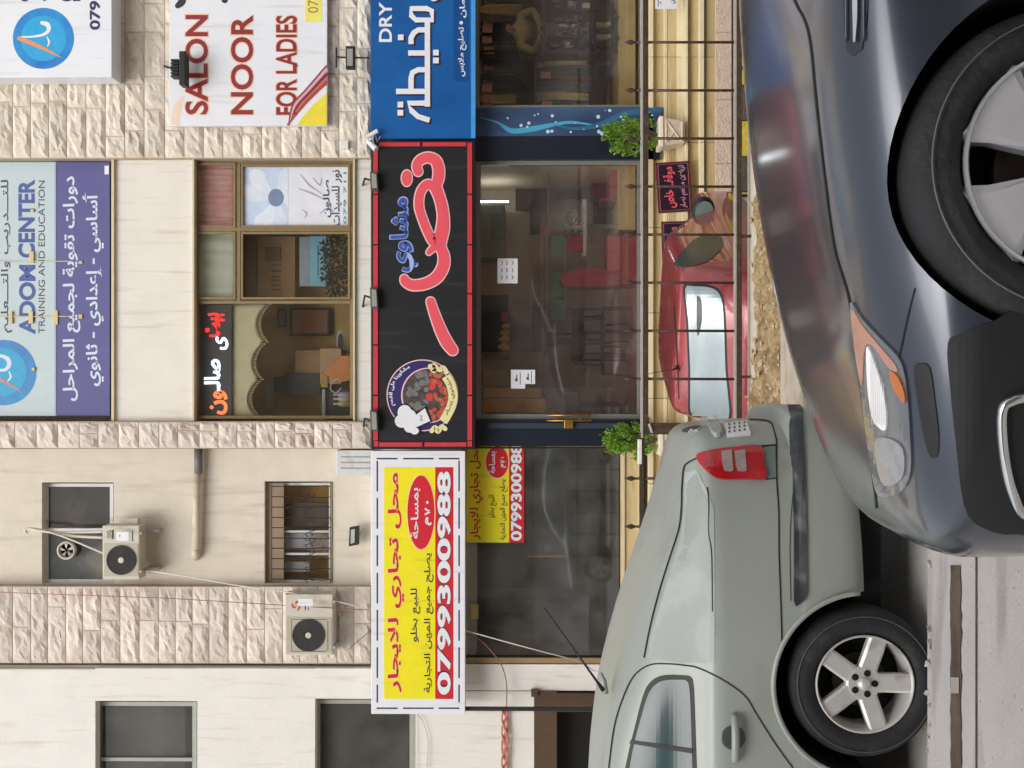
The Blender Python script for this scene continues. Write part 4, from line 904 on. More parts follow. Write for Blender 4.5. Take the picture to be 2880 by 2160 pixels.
# ------------------------------------------------------------------ potted shrubs
def shrub(py, label, seed):
    base = P(1922, py, 15.95); t = thing('potted_shrub', label, 'potted plant', base, 'potted shrubs on the stone ledge')
    q = MB(); w0, w1, h = .15, .20, .37
    def ring(wd, z): return [base + Vector((sx * wd, sy * wd, z)) for sx, sy in ((-1, -1), (1, -1), (1, 1), (-1, 1))]
    v = ring(w0, 0) + ring(w1, h - .06); q.hexa([v[0], v[1], v[5], v[4], v[3], v[2], v[6], v[7]]); bevel(build(q, 'pot', mat('pale_carved_pot', (216, 200, 178), .8, var=.08, scale=16, bump=.6), t), .006)
    q = MB(); q.box(base.x - .215, base.x + .215, base.y - .215, base.y + .215, base.z + h - .06, base.z + h); bevel(build(q, 'pot_rim', mat('pot_rim', (226, 212, 192), .8), t), .008)
    q = MB()
    for a, b in (((-.13, .05), (.13, .25)), ((-.13, .25), (0, .15)), ((-.14, .04), (.14, .04)), ((-.16, .27), (.16, .27))): q.tube([base + Vector((a[0], -.165 - a[1] * .13, a[1])), base + Vector((b[0], -.165 - b[1] * .13, b[1]))], .008, 5)
    build(q, 'pot_relief', mat('pot_rim', (0, 0, 0)), t)
    q = MB()
    for k in range(16): a = random.uniform(0, 6.28); q.tube([base + Vector((0, 0, h - .02)), base + Vector((math.cos(a) * .1, math.sin(a) * .1, h + .2)), base + Vector((math.cos(a) * .16, math.sin(a) * .16, h + .45))], .006, 5)
    build(q, 'stem', mat('stem_brown', (96, 84, 44), .8), t)
    q = MB(); rr = random.Random(seed)
    for s_ in range(95):
        a = rr.uniform(0, 6.28); u = rr.random() ** .9; env = .225 * math.sin(math.pi * min(1, u * .84 + .13)) ** .6 * rr.uniform(.55, 1.15)
        c0 = base + Vector((math.cos(a) * env, math.sin(a) * env, h + .0 + u * .70)); ax = Vector((math.cos(a) * .5, math.sin(a) * .5, .75 + rr.uniform(-.3, .5))).normalized()
        col_ = rr.uniform(.7, 1.2)
        for k in range(30):
            c = c0 + ax * rr.uniform(-.07, .07) + Vector((rr.gauss(0, .022), rr.gauss(0, .022), rr.gauss(0, .022)))
            out = (ax + Vector((rr.uniform(-.6, .6), rr.uniform(-.6, .6), rr.uniform(-.3, .5)))).normalized(); sd_ = out.cross(Vector((rr.uniform(-1, 1), rr.uniform(-1, 1), .2))).normalized()
            L, W_ = rr.uniform(.028, .05) * col_, rr.uniform(.009, .016)
            q.add([c, c + out * L * .5 + sd_ * W_, c + out * L, c + out * L * .5 - sd_ * W_], [(0, 1, 2, 3)])
    build(q, 'foliage', mat('fresh_green_leaf', (66, 122, 16), .55, col2=(138, 172, 52), scale=9), t, kind='stuff', recalc=False)
    return t
shrub(378, 'bright green potted shrub beside the printed blue panel', 11)
shrub(1237, 'bright green potted shrub left of the grill shop, above the grey car tail', 23)

# ------------------------------------------------------------------ wheels
M_tyre = mat('tyre_rubber', (33, 34, 37), .75, var=.22, scale=12, bump=.3, bscale=60, dirt=((70, 68, 64), 5, .55, .8, (1, 1, 1)))
M_alloy = mat('brushed_alloy', (212, 210, 206), .42, .45, var=.06, scale=8, dirt=((120, 112, 104), 6, .58, .8, (1, 1, 1)))
def wheel(parent, c, Rt, Rr, width, nsp, a0, hub_r, sw, sp_label=None, lugs=True, side=-1):
    c = Vector(c); s = side
    pr = [(Rr * .98, -s * width * .9), (Rr * 1.02, -s * width), (Rt * .93, -s * width), (Rt * .99, -s * width * .9), (Rt, -s * width * .7), (Rt, s * -width * .28), (Rt * .988, -s * width * .14), (Rt * .955, -s * width * .05), (Rt * .90, 0), (Rt * .82, s * .012), (Rr + (Rt - Rr) * .3, s * .010), (Rr * 1.03, -s * .004), (Rr * .98, -s * .02)]
    q = MB(); q.lathe(pr, c, 'Y', 96); o = build(q, 'wheel', M_tyre, parent); smooth_angle(o, 50)
    q = MB(); q.lathe([(Rt * .905, s * .0105), (Rt * .90, s * .014), (Rt * .895, s * .0125)], c, 'Y', 96); build(q, 'sidewall_line', mat('scuffed_rubber', (96, 96, 98), .8), o)
    q = MB(); q.lathe([(Rr * 1.0, -s * .002), (Rr * 1.0, s * .008), (Rr * .975, s * .010), (Rr * .955, s * .004), (Rr * .945, -s * .03), (Rr * .90, -s * .05), (Rr * .88, -s * .16), (Rr * .86, -s * .16)], c, 'Y', 96); smooth_angle(build(q, 'rim', M_alloy, o), 40)
    q = MB(); q.lathe([(.001, -s * .15), (Rr * .9, -s * .15)], c, 'Y', 48); build(q, 'wheel_well_disc', M_under, o)
    q = MB(); q.lathe([(.001, -s * .10), (Rr * .55, -s * .10), (Rr * .55, -s * .12)], c, 'Y', 48); build(q, 'brake_disc', mat('rusty_disc', (70, 58, 50), .6, .5), o)
    q = MB()
    for k in range(nsp):
        a = a0 + k * 2 * math.pi / nsp; ca, sa = math.cos(a), math.sin(a)
        def pt(r_, t_, dy): return c + Vector((ca * r_ - sa * t_, dy, sa * r_ + ca * t_))
        w0, w1 = sw; f = []
        for r_, ww, dy in ((hub_r * .6, w0, s * -.012), (hub_r * 1.15, w0 * .96, s * -.010), (Rr * .72, (w0 + w1) / 2, s * -.004), (Rr * .955, w1, s * -.004)):
            f.append((pt(r_, -ww / 2, dy - s * .010), pt(r_, -ww / 2 * .74, dy), pt(r_, ww / 2 * .74, dy), pt(r_, ww / 2, dy - s * .010), pt(r_, ww / 2, dy - s * .045), pt(r_, -ww / 2, dy - s * .045)))
        vs = [p for rg in f for p in rg]; fs = [(i * 6 + j, i * 6 + (j + 1) % 6, (i + 1) * 6 + (j + 1) % 6, (i + 1) * 6 + j) for i in range(3) for j in range(6)]
        qq = MB(); qq.add(vs, fs + [(0, 1, 2, 3, 4, 5), tuple(18 + j for j in range(6))]); build(qq, 'spoke', M_alloy, o)
    q.lathe([(.001, -s * .010), (hub_r * .9, -s * .010), (hub_r, -s * .018), (hub_r, -s * .06)], c, 'Y', 40); build(q, 'hub', M_alloy, o)
    q = MB(); q.lathe([(.001, s * .012), (Rr * .10, s * .010), (Rr * .13, -s * .002), (Rr * .13, -s * .012)], c, 'Y', 28); build(q, 'hub_cap', M_alloy, o, smooth=True)
    if lugs:
        for k in range(nsp):
            a = a0 + (k + .0) * 2 * math.pi / nsp; p = c + Vector((math.cos(a) * hub_r * .62, 0, math.sin(a) * hub_r * .62))
            q = MB(); q.lathe([(.001, -s * .0075), (Rr * .07, -s * .0075), (Rr * .07, -s * .02)], p, 'Y', 14); build(q, 'lug_hole', M_under, o)
    return o
def arch_cutter(c, r, depth, n=64):
    q = MB(); q.lathe([(.001, 0), (r, 0), (r, depth), (.001, depth)], c, 'Y', n)
    o = build(q, 'cut', [M_under], None); o.data.materials.clear(); o.data.materials.append(None); o.data.materials.append(M_under)
    for p in o.data.polygons: p.material_index = 1
    return o

# ------------------------------------------------------------------ grey-green parked car
M_suv = mat('grey_green_paint', (156, 162, 155), .46, .1, var=.04, scale=1.5, coat=.12, dirt=((120, 116, 100), 1.6, .56, .85, (1, 1, 1.6)))
M_peel = mat('lit_peeled_clearcoat', (162, 168, 163), .6, var=.04, scale=2, bump=.2, bscale=14, dirt=((172, 177, 174), 2.6, .52, .58, (1, 1, 1)))  # real peeling; the paler tone also carries light on the shoulder
M_gap = mat('panel_gap', (20, 24, 24), .8)
M_cglass = mat('dark_car_glass', (62, 84, 86), .14, var=.3, scale=1.1, spec=.4)
suv = thing('parked_car', 'grey-green estate car with peeling paint, seen from its rear left quarter', 'car', (-2.5, 6.5, 0))
lv = [(.34, -4.85, -.34, .84), (.40, -4.95, -.20, .905), (.48, -5.0, -.14, .925), (.60, -5.0, -.115, .93), (.655, -5.0, -.13, .93), (.69, -5.0, -.205, .927), (.95, -4.95, -.21, .925), (1.06, -4.6, -.225, .92), (1.12, -4.2, -.24, .905), (1.17, -3.9, -.28, .87), (1.22, -3.8, -.45, .84),
      (1.30, -3.7, -.72, .80), (1.40, -3.55, -1.02, .76), (1.487, -3.4, -1.28, .72), (1.57, -3.2, -1.58, .67), (1.62, -3.1, -1.80, .62), (1.66, -2.95, -2.1, .54), (1.69, -2.8, -2.35, .3)]
bb = loft(lv, 4.6, None, 200, 5, 6.5); bt = bvh_of(bb)
o = build(bb, 'body', [M_suv, M_under], suv); CS = P(2436, 1928, 5.575)
cut = []
for cx in (CS.x, CS.x - 2.71): cut.append(arch_cutter((cx, 5.3, CS.z), .452, .62))
LOC_ = suv.location.copy()
boolean_cut(o, cut); smooth_angle(o, 32)
q = MB()
for cx in (CS.x,):   # rolled arch lip
    pts = [(cx + math.cos(a) * .463, sin_ := CS.z + math.sin(a) * .463) for a in np.linspace(R(4), R(186), 40)]
    q.tube([Vector((a, 5.575, b)) for a, b in pts], .013, 8)
build(q, 'arch_lip', M_suv, suv, smooth=True)
for cx in (CS.x, CS.x - 2.71): wheel(suv, (cx, 5.60, CS.z + .0), .378, .247, .22, 5, R(-90), .088, (.098, .092))
for cx in (CS.x, CS.x - 2.71): wheel(suv, (cx, 7.40, CS.z + .0), .378, .247, .22, 5, R(-90), .088, (.098, .092), side=1)
def sp(name, poly, m, off=.004, step=12, label=None): return build(patch(bt, poly, off, step), name, m, suv, smooth=False, recalc=False, label=label)
sp('lit_peeled_paint', [(2008, 1430), (2010, 1600), (2010, 1863), (1926, 1866), (1860, 1856), (1822, 1850), (1838, 1770), (1862, 1690), (1888, 1600), (1916, 1510), (1926, 1430), (1928, 1330), (1960, 1320), (1985, 1372)], M_peel, .003, 14, 'peeling clear coat, painted paler where the rear shoulder catches light')
for pts, wd in (([(2186, 1236), (2184, 1250), (2184, 1345), (2190, 1440), (2191, 1560), (2196, 1700), (2199, 1806)], 4), ([(2184, 1345), (2152, 1349)], 3), ([(2107, 1180), (2163, 1186), (2178, 1215), (2184, 1250), (2172, 1253), (2060, 1262), (1985, 1275), (1963, 1286)], 4),
                ([(1963, 1288), (1935, 1302), (1924, 1318), (1919, 1370), (1917, 1436), (1909, 1492), (1884, 1570), (1856, 1660), (1830, 1760), (1812, 1850)], 4),
                ([(1990, 1370), (1994, 1420), (1994, 1500), (2002, 1560), (2004, 1720)], 3), ([(1711, 2180), (1728, 2048), (1754, 1961), (1785, 1900), (1828, 1870), (1880, 1867), (1925, 1871), (1963, 1878), (2028, 1909), (2094, 1956), (2128, 2009), (2180, 2091), (2230, 2160)], 3.6),
                ([(2234, 1150), (2236, 1300), (2222, 1500), (2224, 1690)], 2)):
    build(seam(bt, pts, wd, .0035), 'panel_gap', M_gap, suv, recalc=False)
M_tl = mat('red_lamp_plastic', (176, 22, 30), .12, var=.2, scale=9, coat=.8, dirt=((120, 40, 40), 6, .6, .8, (1, 1, 1)))
tlp = sp('tail_light', catmull([(1963, 1284), (1998, 1271), (2060, 1262), (2139, 1259), (2147, 1300), (2154, 1347), (2100, 1349), (2030, 1349), (2004, 1340), (1982, 1320)], 3, True), M_tl, .016, 8)
for x0 in (2028, 2065): build(patch(bt, [(x0, 1275), (x0 + 29, 1271), (x0 + 33, 1326), (x0 + 27, 1330), (x0 + 8, 1328), (x0 + 3, 1310)], .021, 7), 'clear_lens', mat('clear_lens', (160, 146, 140), .15, var=.2, scale=20, coat=.7), tlp, recalc=False)
sp('bumper_infill', [(2143, 1260), (2180, 1256), (2183, 1343), (2157, 1347)], mat('green_grey_infill', (104, 122, 116), .4, coat=.3), .004)
sp('bumper_strip', [(2212, 1128), (2224, 1120), (2246, 1130), (2258, 1160), (2262, 1300), (2266, 1500), (2268, 1670), (2262, 1688), (2238, 1705), (2232, 1690), (2232, 1500), (2228, 1300), (2226, 1180), (2216, 1145)], mat('weathered_black_strip', (46, 50, 56), .6, var=.3, scale=9, dirt=((96, 98, 98), 7, .52, .7, (1, 1, 1))), .016, 10)
pl = sp('licence_plate', [(2036, 1200), (2098, 1190), (2111, 1226), (2046, 1231)], M_signw, .018, 9)
q = MB(); 
for k in range(3):
    for j in range(4): patch(bt, [(2048 + j * 14, 1201 + k * 10 - j * 2), (2053 + j * 14, 1200 + k * 10 - j * 2), (2055 + j * 14, 1205 + k * 10 - j * 2), (2050 + j * 14, 1206 + k * 10 - j * 2)], .0205, 9, q, False)
build(q, 'plate_print', M_fan, pl, recalc=False)
sp('plate_lamp_trim', catmull([(1990, 1188), (2016, 1182), (2024, 1200), (2030, 1226), (2010, 1230), (1998, 1212)], 3, True), mat('trim_silver', (160, 164, 160), .4, coat=.3), .03, 8)
sp('badge', catmull([(1922, 1212), (1946, 1204), (1972, 1200), (1962, 1212), (1930, 1220)], 3, True), mat('chrome_badge', (210, 210, 210), .15, 1), .012, 7)
wf = sp('side_window', catmull([(1755, 2180), (1772, 2100), (1785, 2048), (1808, 1960), (1828, 1920), (1862, 1900), (1920, 1899), (1942, 1904), (1950, 1925), (1954, 2000), (1960, 2180)], 4), M_black, .004, 12, None)
build(patch(bt, catmull([(1768, 2180), (1782, 2105), (1796, 2048), (1818, 1970), (1836, 1934), (1866, 1914), (1918, 1911), (1934, 1916), (1940, 1935), (1944, 2000), (1949, 2180)], 4), .0065, 12), 'glass', M_cglass, wf, recalc=False)
build(patch(bt, [(1772, 2090), (1776, 2080), (1949, 2104), (1949, 2118)], .009, 12), 'division_bar', M_black, wf, recalc=False)
rc_ = P(2064, 2078, 5.56)
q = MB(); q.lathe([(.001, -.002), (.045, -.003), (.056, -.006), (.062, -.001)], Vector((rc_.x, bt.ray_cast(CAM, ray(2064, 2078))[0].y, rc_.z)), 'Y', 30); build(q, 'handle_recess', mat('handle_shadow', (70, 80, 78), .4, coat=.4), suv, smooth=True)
yb = bt.ray_cast(CAM, ray(2064, 2078))[0].y
q = MB(); q.tube([Vector((P(2064, y_, yb).x, yb - dy, P(2064, y_, yb).z)) for y_, dy in ((2008, .006), (2016, .03), (2045, .042), (2078, .045), (2110, .042), (2131, .03), (2140, .006))], [.012, .018, .02, .02, .02, .018, .012], 10); build(q, 'door_handle', mat('handle_paint', (150, 158, 152), .4, coat=.3), suv, smooth=True)
q = MB(); a, b = P(1697, 1942, 6.0), P(1530, 1708, 6.0); q.tube([a, a.lerp(b, .12), b], [.013, .007, .003], 8); build(q, 'aerial', M_black, suv, smooth=True)
q = MB(); q.tube([P(1690, 1892, 6.1), P(1698, 1915, 6.1), P(1702, 1950, 6.1)], [.008, .016, .02], 8); build(q, 'roof_fin', M_suv, suv, smooth=True)
q = MB(); a = P(2440, 1720, 6); q.tube([Vector((-.95, 6.2, .30)), Vector((-.35, 6.2, .29))], .05, 12); q.box(-4.6, -.6, 5.8, 7.2, .22, .36); build(q, 'underbody', M_under, suv)

# ------------------------------------------------------------------ dark blue-grey car in the near lane
M_blue = mat('dark_blue_grey_paint', (58, 64, 78), .32, .45, var=.05, scale=2, coat=1, dirt=((84, 84, 86), 1.5, .62, .9, (1, 1, 1)))
yc = 3.06
bc = thing('passing_car', 'dark blue-grey car filling the lower right foreground, front wheel and headlight in view', 'car', (1.7, yc, .64))
lv = [(.80, -.28, 4.0, .80), (.84, -.38, 4.05, .85), (.92, -.425, 4.1, .872), (1.05, -.43, 4.1, .88), (1.14, -.405, 4.1, .882), (1.20, -.34, 4.1, .88), (1.255, -.225, 4.1, .876), (1.31, -.07, 4.1, .872), (1.355, .08, 4.1, .866), (1.395, .26, 4.08, .855), (1.43, .44, 4.05, .835), (1.455, .60, 4.02, .80), (1.475, .74, 3.95, .74), (1.495, .88, 3.9, .64), (1.515, 1.02, 3.8, .50), (1.53, 1.2, 3.7, .3)]
BANK = Matrix.Translation(Vector((0, 2.2, 1.2))) @ Matrix.Rotation(R(-5.2), 4, 'X') @ Matrix.Translation(Vector((0, -2.2, -1.2)))
bb = loft(lv, 4.2, BANK, 220, 5, yc); bt2 = bvh_of(bb)
o = build(bb, 'body', [M_blue, M_under], bc)
CW = P(3042, 452, 2.2)
cut = [arch_cutter((CW.x + .01, 1.9, CW.z - .01), .362, .62), arch_cutter((CW.x + 2.65, 1.9, CW.z - .01), .362, .62)]
boolean_cut(o, cut); smooth_angle(o, 30)
lv = [(1.45, 1.15, 3.8, .80), (1.6, 1.45, 3.7, .76), (1.8, 1.9, 3.4, .68), (1.98, 2.3, 3.0, .58), (2.04, 2.5, 2.8, .4)]
cb = loft(lv, 4, BANK, 120, 5, yc); build(cb, 'cabin', M_cglass, bc, smooth=True)
M_alloy_w = M_alloy; M_alloy = mat('cool_silver_alloy', (206, 208, 214), .3, .6, var=.05, scale=5)
for cx in (CW.x, CW.x + 2.65): wheel(bc, (cx, 2.215, CW.z), .324, .2265, .2, 5, R(90 + 36), .07, (.06, .205), lugs=False)
for cx in (CW.x, CW.x + 2.65): wheel(bc, (cx, 3.88, CW.z - .16), .326, .2265, .2, 5, R(90 + 36), .07, (.06, .205), lugs=False, side=1)
M_alloy = M_alloy_w
def dp(name, poly, m, off=.003, step=14, parent=None): return build(patch(bt2, poly, off, step), name, m, parent or bc, recalc=False)
for pts, wd in (([(2226, -20), (2244, 20), (2265, 60), (2281, 130), (2298, 304), (2323, 520), (2348, 700), (2389, 842), (2410, 1002), (2441, 1241), (2461, 1380), (2466, 1430)], 5), ([(2574, 810), (2552, 900), (2530, 1004)], 4)):
    build(seam(bt2, pts, wd, .002), 'panel_gap', M_gap, bc, recalc=False)
hl = dp('headlight', catmull([(2396, 850), (2425, 890), (2476, 946), (2528, 1000), (2548, 1050), (2558, 1130), (2564, 1220), (2566, 1320), (2540, 1380), (2478, 1394), (2456, 1330), (2440, 1220), (2424, 1090), (2408, 980)], 3, True), mat('headlight_plastic', (112, 116, 124), .25, .3, var=.2, scale=3, coat=.7), .005, 12)
build(patch(bt2, catmull([(2402, 868), (2432, 912), (2478, 968), (2522, 1020), (2530, 1044), (2504, 1030), (2466, 975), (2444, 968), (2436, 1010), (2432, 1080), (2424, 1060), (2412, 980)], 3, True), .007, 10), 'indicator', mat('pale_amber', (184, 134, 116), .25, var=.1, coat=.6), hl, recalc=False)
build(patch(bt2, catmull([(2446, 975), (2462, 1000), (2486, 1070), (2500, 1140), (2500, 1205), (2478, 1196), (2462, 1170), (2450, 1090)], 3, True), .009, 10), 'reflector', mat('bright_reflector', (246, 246, 246), .35, coat=.5), hl, recalc=False)
build(patch(bt2, catmull([(2512, 1040), (2534, 1056), (2552, 1100), (2552, 1130), (2528, 1100), (2516, 1070)], 3, True), .010, 8), 'amber_reflector', mat('amber_lens', (190, 104, 36), .2, coat=1), hl, recalc=False)
build(patch(bt2, catmull([(2470, 1240), (2510, 1230), (2548, 1260), (2550, 1330), (2520, 1360), (2486, 1350)], 3, True), .009, 10), 'lens_bowl', mat('lens_bowl', (150, 152, 158), .35, .2, var=.2, scale=6, coat=.4), hl, recalc=False)
for k in range(7): build(seam(bt2, [(2462 + k * 6, 1000 + k * 12), (2464 + k * 6, 1190)], 1.3, .012), 'lens_flute', mat('flute_grey', (196, 198, 202), .3), hl, recalc=False)
dp('fog_recess', catmull([(2572, 1040), (2590, 1022), (2616, 1034), (2630, 1120), (2642, 1230), (2636, 1285), (2612, 1270), (2588, 1160)], 3, True), M_black, .003)
dp('lower_grille', catmull([(2666, 965), (2700, 940), (2800, 900), (2960, 860), (2960, 1440), (2860, 1500), (2760, 1480), (2712, 1420), (2690, 1250), (2672, 1080)], 3, True), mat('grille_black', (15, 16, 19), .6, var=.3, scale=6), .003, 20)
q = MB(); ring = catmull([(2812, 1160), (2840, 1128), (2900, 1118), (2990, 1130), (3010, 1300), (2960, 1440), (2880, 1450), (2840, 1380), (2818, 1280)], 6, True)
hits = [bt2.ray_cast(CAM, ray(*p))[0] for p in ring]; hits = [h for h in hits if h]
q.tube([h + Vector((0, -.012, 0)) for h in hits + hits[:1]], .011, 8, False); build(q, 'fog_lamp_ring', mat('chrome_ring', (214, 214, 214), .12, .9), bc, smooth=True)
v_ = dp('side_vent', [(2372, -60), (2444, -60), (2440, 60), (2426, 140), (2400, 158), (2384, 140), (2376, 60)], mat('vent_dark', (26, 30, 40), .3, coat=.6), .003)
build(patch(bt2, [(2404, -60), (2420, -60), (2419, 60), (2414, 118), (2409, 118), (2407, 40)], .010, 12), 'chrome_strip', mat('chrome_ring', (0, 0, 0)), v_, recalc=False)
for x in (2386, 2434): build(patch(bt2, [(x - 2, -60), (x + 2, -60), (x + 2, 100), (x, 116)], .008, 12), 'vent_fin', mat('vent_grey', (96, 104, 118), .3), v_, recalc=False)
q = MB(); q.box(-.3, 3.9, 2.4, 3.7, .60, .72); build(q, 'underbody', M_under, bc)

# ------------------------------------------------------------------ red hatchbacks in the forecourt
M_rcar = mat('sky_mottled_red_paint', (156, 50, 56), .3, .1, var=.06, scale=2, coat=1, dirt=((190, 120, 120), 3, .58, .85, (1, 1, 1)))  # pink mottling puts the sky's reflection into the paint colour
lvr = [(.16, .14, 3.92, .74), (.28, .02, 4.03, .81), (.55, -.03, 4.08, .93), (.80, .0, 4.02, .93), (.90, .03, 3.9, .92), (.96, .08, 3.2, .90), (1.10, .17, 2.9, .88), (1.30, .30, 2.5, .85), (1.42, .36, 2.3, .82), (1.48, .42, 2.1, .77), (1.515, .56, 1.9, .6), (1.525, .9, 1.7, .2)]
def hatch(label, loc, head, decals=True):
    t = thing('red_hatchback', label, 'car', loc)
    a = R(90) - R(head); M = Matrix.Translation(Vector(loc)) @ Matrix.Rotation(a, 4, 'Z')
    b_ = loft(lvr, 5, M, 140, 4); tr = bvh_of(b_); o = build(b_, 'body', M_rcar, t); smooth_angle(o, 35)
    for lx in (.72, 3.2):
        for ly in (-.76, .76):
            q = MB(); c = Vector((lx, ly, .30)); sg = 1 if ly > 0 else -1
            q.lathe([(.18, -.09), (.29, -.1), (.30, 0), (.29, .085), (.18, .1)], c, 'Y', 32); q.v = [M @ v for v in q.v]; w_ = build(q, 'wheel', M_tyre, t, smooth=True)
            q = MB(); q.lathe([(.001, sg * .08), (.18, sg * .09)], c, 'Y', 24); q.v = [M @ v for v in q.v]; build(q, 'rim', M_alloy, w_)
    for sg in (-1, 1):
        q = MB(); c = Vector((2.55, sg * .90, .98)); q.lathe([(.03, -.06), (.12, -.02), (.135, .03), (.115, .04)], (0, 0, 0), 'X', 20); q.v = [M @ (c + Vector((v.x, v.y * 1.25, v.z))) for v in q.v]
        q.tube([M @ Vector((2.6, sg * .78, .92)), M @ Vector((2.56, sg * .9, .95))], .025, 8)
        mi = build(q, 'mirror', M_black if decals else M_rcar, t, smooth=True)
        q = MB(); q.lathe([(.001, 0), (.108, 0)], (0, 0, 0), 'X', 20); q.v = [M @ (c + Vector((v.x - .068, v.y * 1.25, v.z))) for v in q.v]
        build(q, 'mirror_glass', mat('mirror_glass', (150, 190, 184), .05, .6), mi)
    return t, tr, M
loc = P(2000, 1035, 11.0); loc.z = ZF
rh, tr, M = hatch('red hatchback parked behind the railing, rear window facing the street', loc, 24)
def rp(name, poly, m, off=.004, step=10, parent=None):
    q = patch(tr, poly, off, step); return build(q, name, m, parent or rh, recalc=False) if q.v else None
M_sky = mat('sky_toned_glass', (150, 162, 165), .2, .4, var=.1, scale=2, coat=1)  # pale base colour holds the sky's reflection
rw = rp('rear_window', catmull([(1922, 806), (1930, 900), (1936, 1040), (1946, 1195), (2052, 1200), (2046, 1040), (2040, 880), (2028, 822), (2000, 803), (1950, 799)], 3, True), M_black, .004)
rp('glass', catmull([(1928, 812), (1936, 900), (1942, 1040), (1951, 1188), (2047, 1194), (2041, 1040), (2035, 880), (2024, 828), (1998, 810), (1952, 806)], 3, True), M_sky, .0065, 10, rw)
if rw: rp('brake_lamp', catmull([(1960, 842), (1966, 834), (1974, 850), (1974, 900), (1966, 940), (1961, 930)], 3, True), mat('dark_lamp', (64, 60, 58), .3), .012, 8, rw)
sw = rp('side_window', catmull([(1896, 744), (1908, 722), (1930, 696), (1960, 670), (1990, 662), (2026, 664), (2034, 680), (2030, 700), (2004, 726), (1970, 744), (1920, 752)], 3, True), mat('olive_side_glass', (56, 60, 52), .3, var=.2, scale=3, spec=.4), .006)
q = MB(); a = bt_ = tr.ray_cast(CAM, ray(1908, 1035))[0]
if a: q.tube([a, a + Vector((-.02, -.1, .08)), a + Vector((-.06, .05, .32))], [.012, .006, .003], 6); q.tube([a + Vector((-.03, 0, -.01)), a + Vector((.03, 0, .02))], .022, 8); build(q, 'aerial', M_black, rh)
q = MB(); seam(tr, [(1896, 860), (1905, 1000), (1912, 1180)], 3, .003, q); build(q, 'panel_gap', M_gap, rh, recalc=False)
loc = P(2000, -190, 12.2); loc.z = ZF
hatch('red car at the far right edge behind the railing, mostly out of view', loc, 168, False)

# ------------------------------------------------------------------ things seen through the salon window
def pleat(name, label, cat, x0, x1, y0, y1, d, m, amp=.035, per=14, hem=None, parent=None):
    a, b = P(x1, y1, d), P(x0, y0, d); n = int((y1 - y0) / per * 6); mz = 8; q = MB(); vs = []
    for j in range(mz + 1):
        for i in range(n + 1):
            u = i / n; v = j / mz; top = b.z; bot = a.z + (hem(u) if hem else 0)
            vs.append((a.x + (b.x - a.x) * u, d + amp * math.sin(u * n / 6 * 6.283 + math.sin(u * 9)) * (.5 + .5 * math.sin(v * 2 + u * 20) ** 2), top + (bot - top) * v))
    q.add(vs, [(j * (n + 1) + i, j * (n + 1) + i + 1, (j + 1) * (n + 1) + i + 1, (j + 1) * (n + 1) + i) for j in range(mz) for i in range(n)])
    o = build(q, name, m, None, smooth=True, recalc=False); prop(o, label, cat); s = o.modifiers.new('s', 'SOLIDIFY'); s.thickness = .004; return o
pleat('curtain', 'pink pleated curtain filling the salon window top right light', 'curtain', 548, 664, 456, 645, D + .29, mat('pink_fabric', (226, 158, 152), .85, scale=5, col2=(236, 200, 192)), .03, 17)
pleat('curtain', 'pale green curtain behind the salon window upper middle light', 'curtain', 556, 664, 652, 846, D + .31, mat('pale_green_fabric', (226, 230, 210), .85, var=.05), .03, 44)
FP = 1; t = thing('flower_poster', 'pale blue flower and hand poster reading in Arabic, on the right salon pane', 'poster', P(978, 550, D + .24))
d = D + .215; q = MB(); q.fbox(679, 978, 470, 636, d, d + .004); build(q, 'paper', mat('pale_blue_paper', (190, 204, 222), .5, var=.06, scale=3), t)
q = MB(); q.fbox(812, 978, 470, 636, d - .002, d); build(q, 'right_half', mat('white_satin_print', (216, 218, 224), .5, var=.08, scale=4), t)
cx, cy = 776, 556
for k in range(10):
    a = k * .628 + .2; q = MB(); pts = []
    for s_ in range(13):
        u = s_ / 12 * math.pi; r_ = 24 + 78 * math.sin(u / 1) ** .6 * (.9 if 1 else 1); off = (s_ / 12 - .5) * .92
        r_ = 20 + 84 * math.sin(s_ / 12 * math.pi) ** .5
        x_, y_ = cx + math.cos(a + off) * r_, cy + math.sin(a + off) * r_
        pts.append((min(810, max(680, x_)), min(634, max(471, y_))))
    q.flat(pts, d - .0012 - .0002 * k); build(q, 'petal', mat('petal%d' % (k % 3), ((214, 221, 232), (190, 205, 226), (206, 214, 228))[k % 3], .5), t)
q = MB(); q.disc(cx, cy, 22, d - .005, 20, rx=25); build(q, 'flower_center', mat('slate_blue', (112, 132, 166), .5), t)
q = MB()
for pts in ([(845, 490), (870, 520), (905, 545)], [(840, 530), (880, 545), (910, 560)], [(850, 590), (862, 600), (858, 612)], [(880, 500), (900, 520), (905, 500)], [(900, 600), (925, 585), (940, 600)]): ribbon(q, pts, [2, 6, 2], d - .004)
build(q, 'hand_shading_print', mat('lilac_print', (170, 158, 186), .5), t)
q = MB(); text(q, 'صالون', 908, 932, 506, 612, d - .005, .02); text(q, 'نور للسيدات', 932, 962, 478, 636, d - .005, .02); build(q, 'lettering', mat('slate_print', (64, 66, 92), .5), t, recalc=False)
q = MB(); text(q, '079 711', 966, 974, 484, 630, d - .005, .01); build(q, 'digits', mat('teal_print', (70, 140, 150), .5), t, recalc=False)
t = thing('led_sign', 'red and white lit Arabic LED board in the left salon window', 'sign', P(650, 1020, D + .3))
d = D + .3; q = MB(); q.fbox(556, 651, 858, 1168, d, d + .04); build(q, 'board', mat('led_board', (84, 84, 86), .5, var=.1, scale=5), t)
E_r = mat('led_red', (255, 40, 40), .5, emit=1.6); E_w = mat('led_white', (235, 242, 255), .5, emit=1.5); E_o = mat('led_orange', (255, 110, 60), .5, emit=1.5)
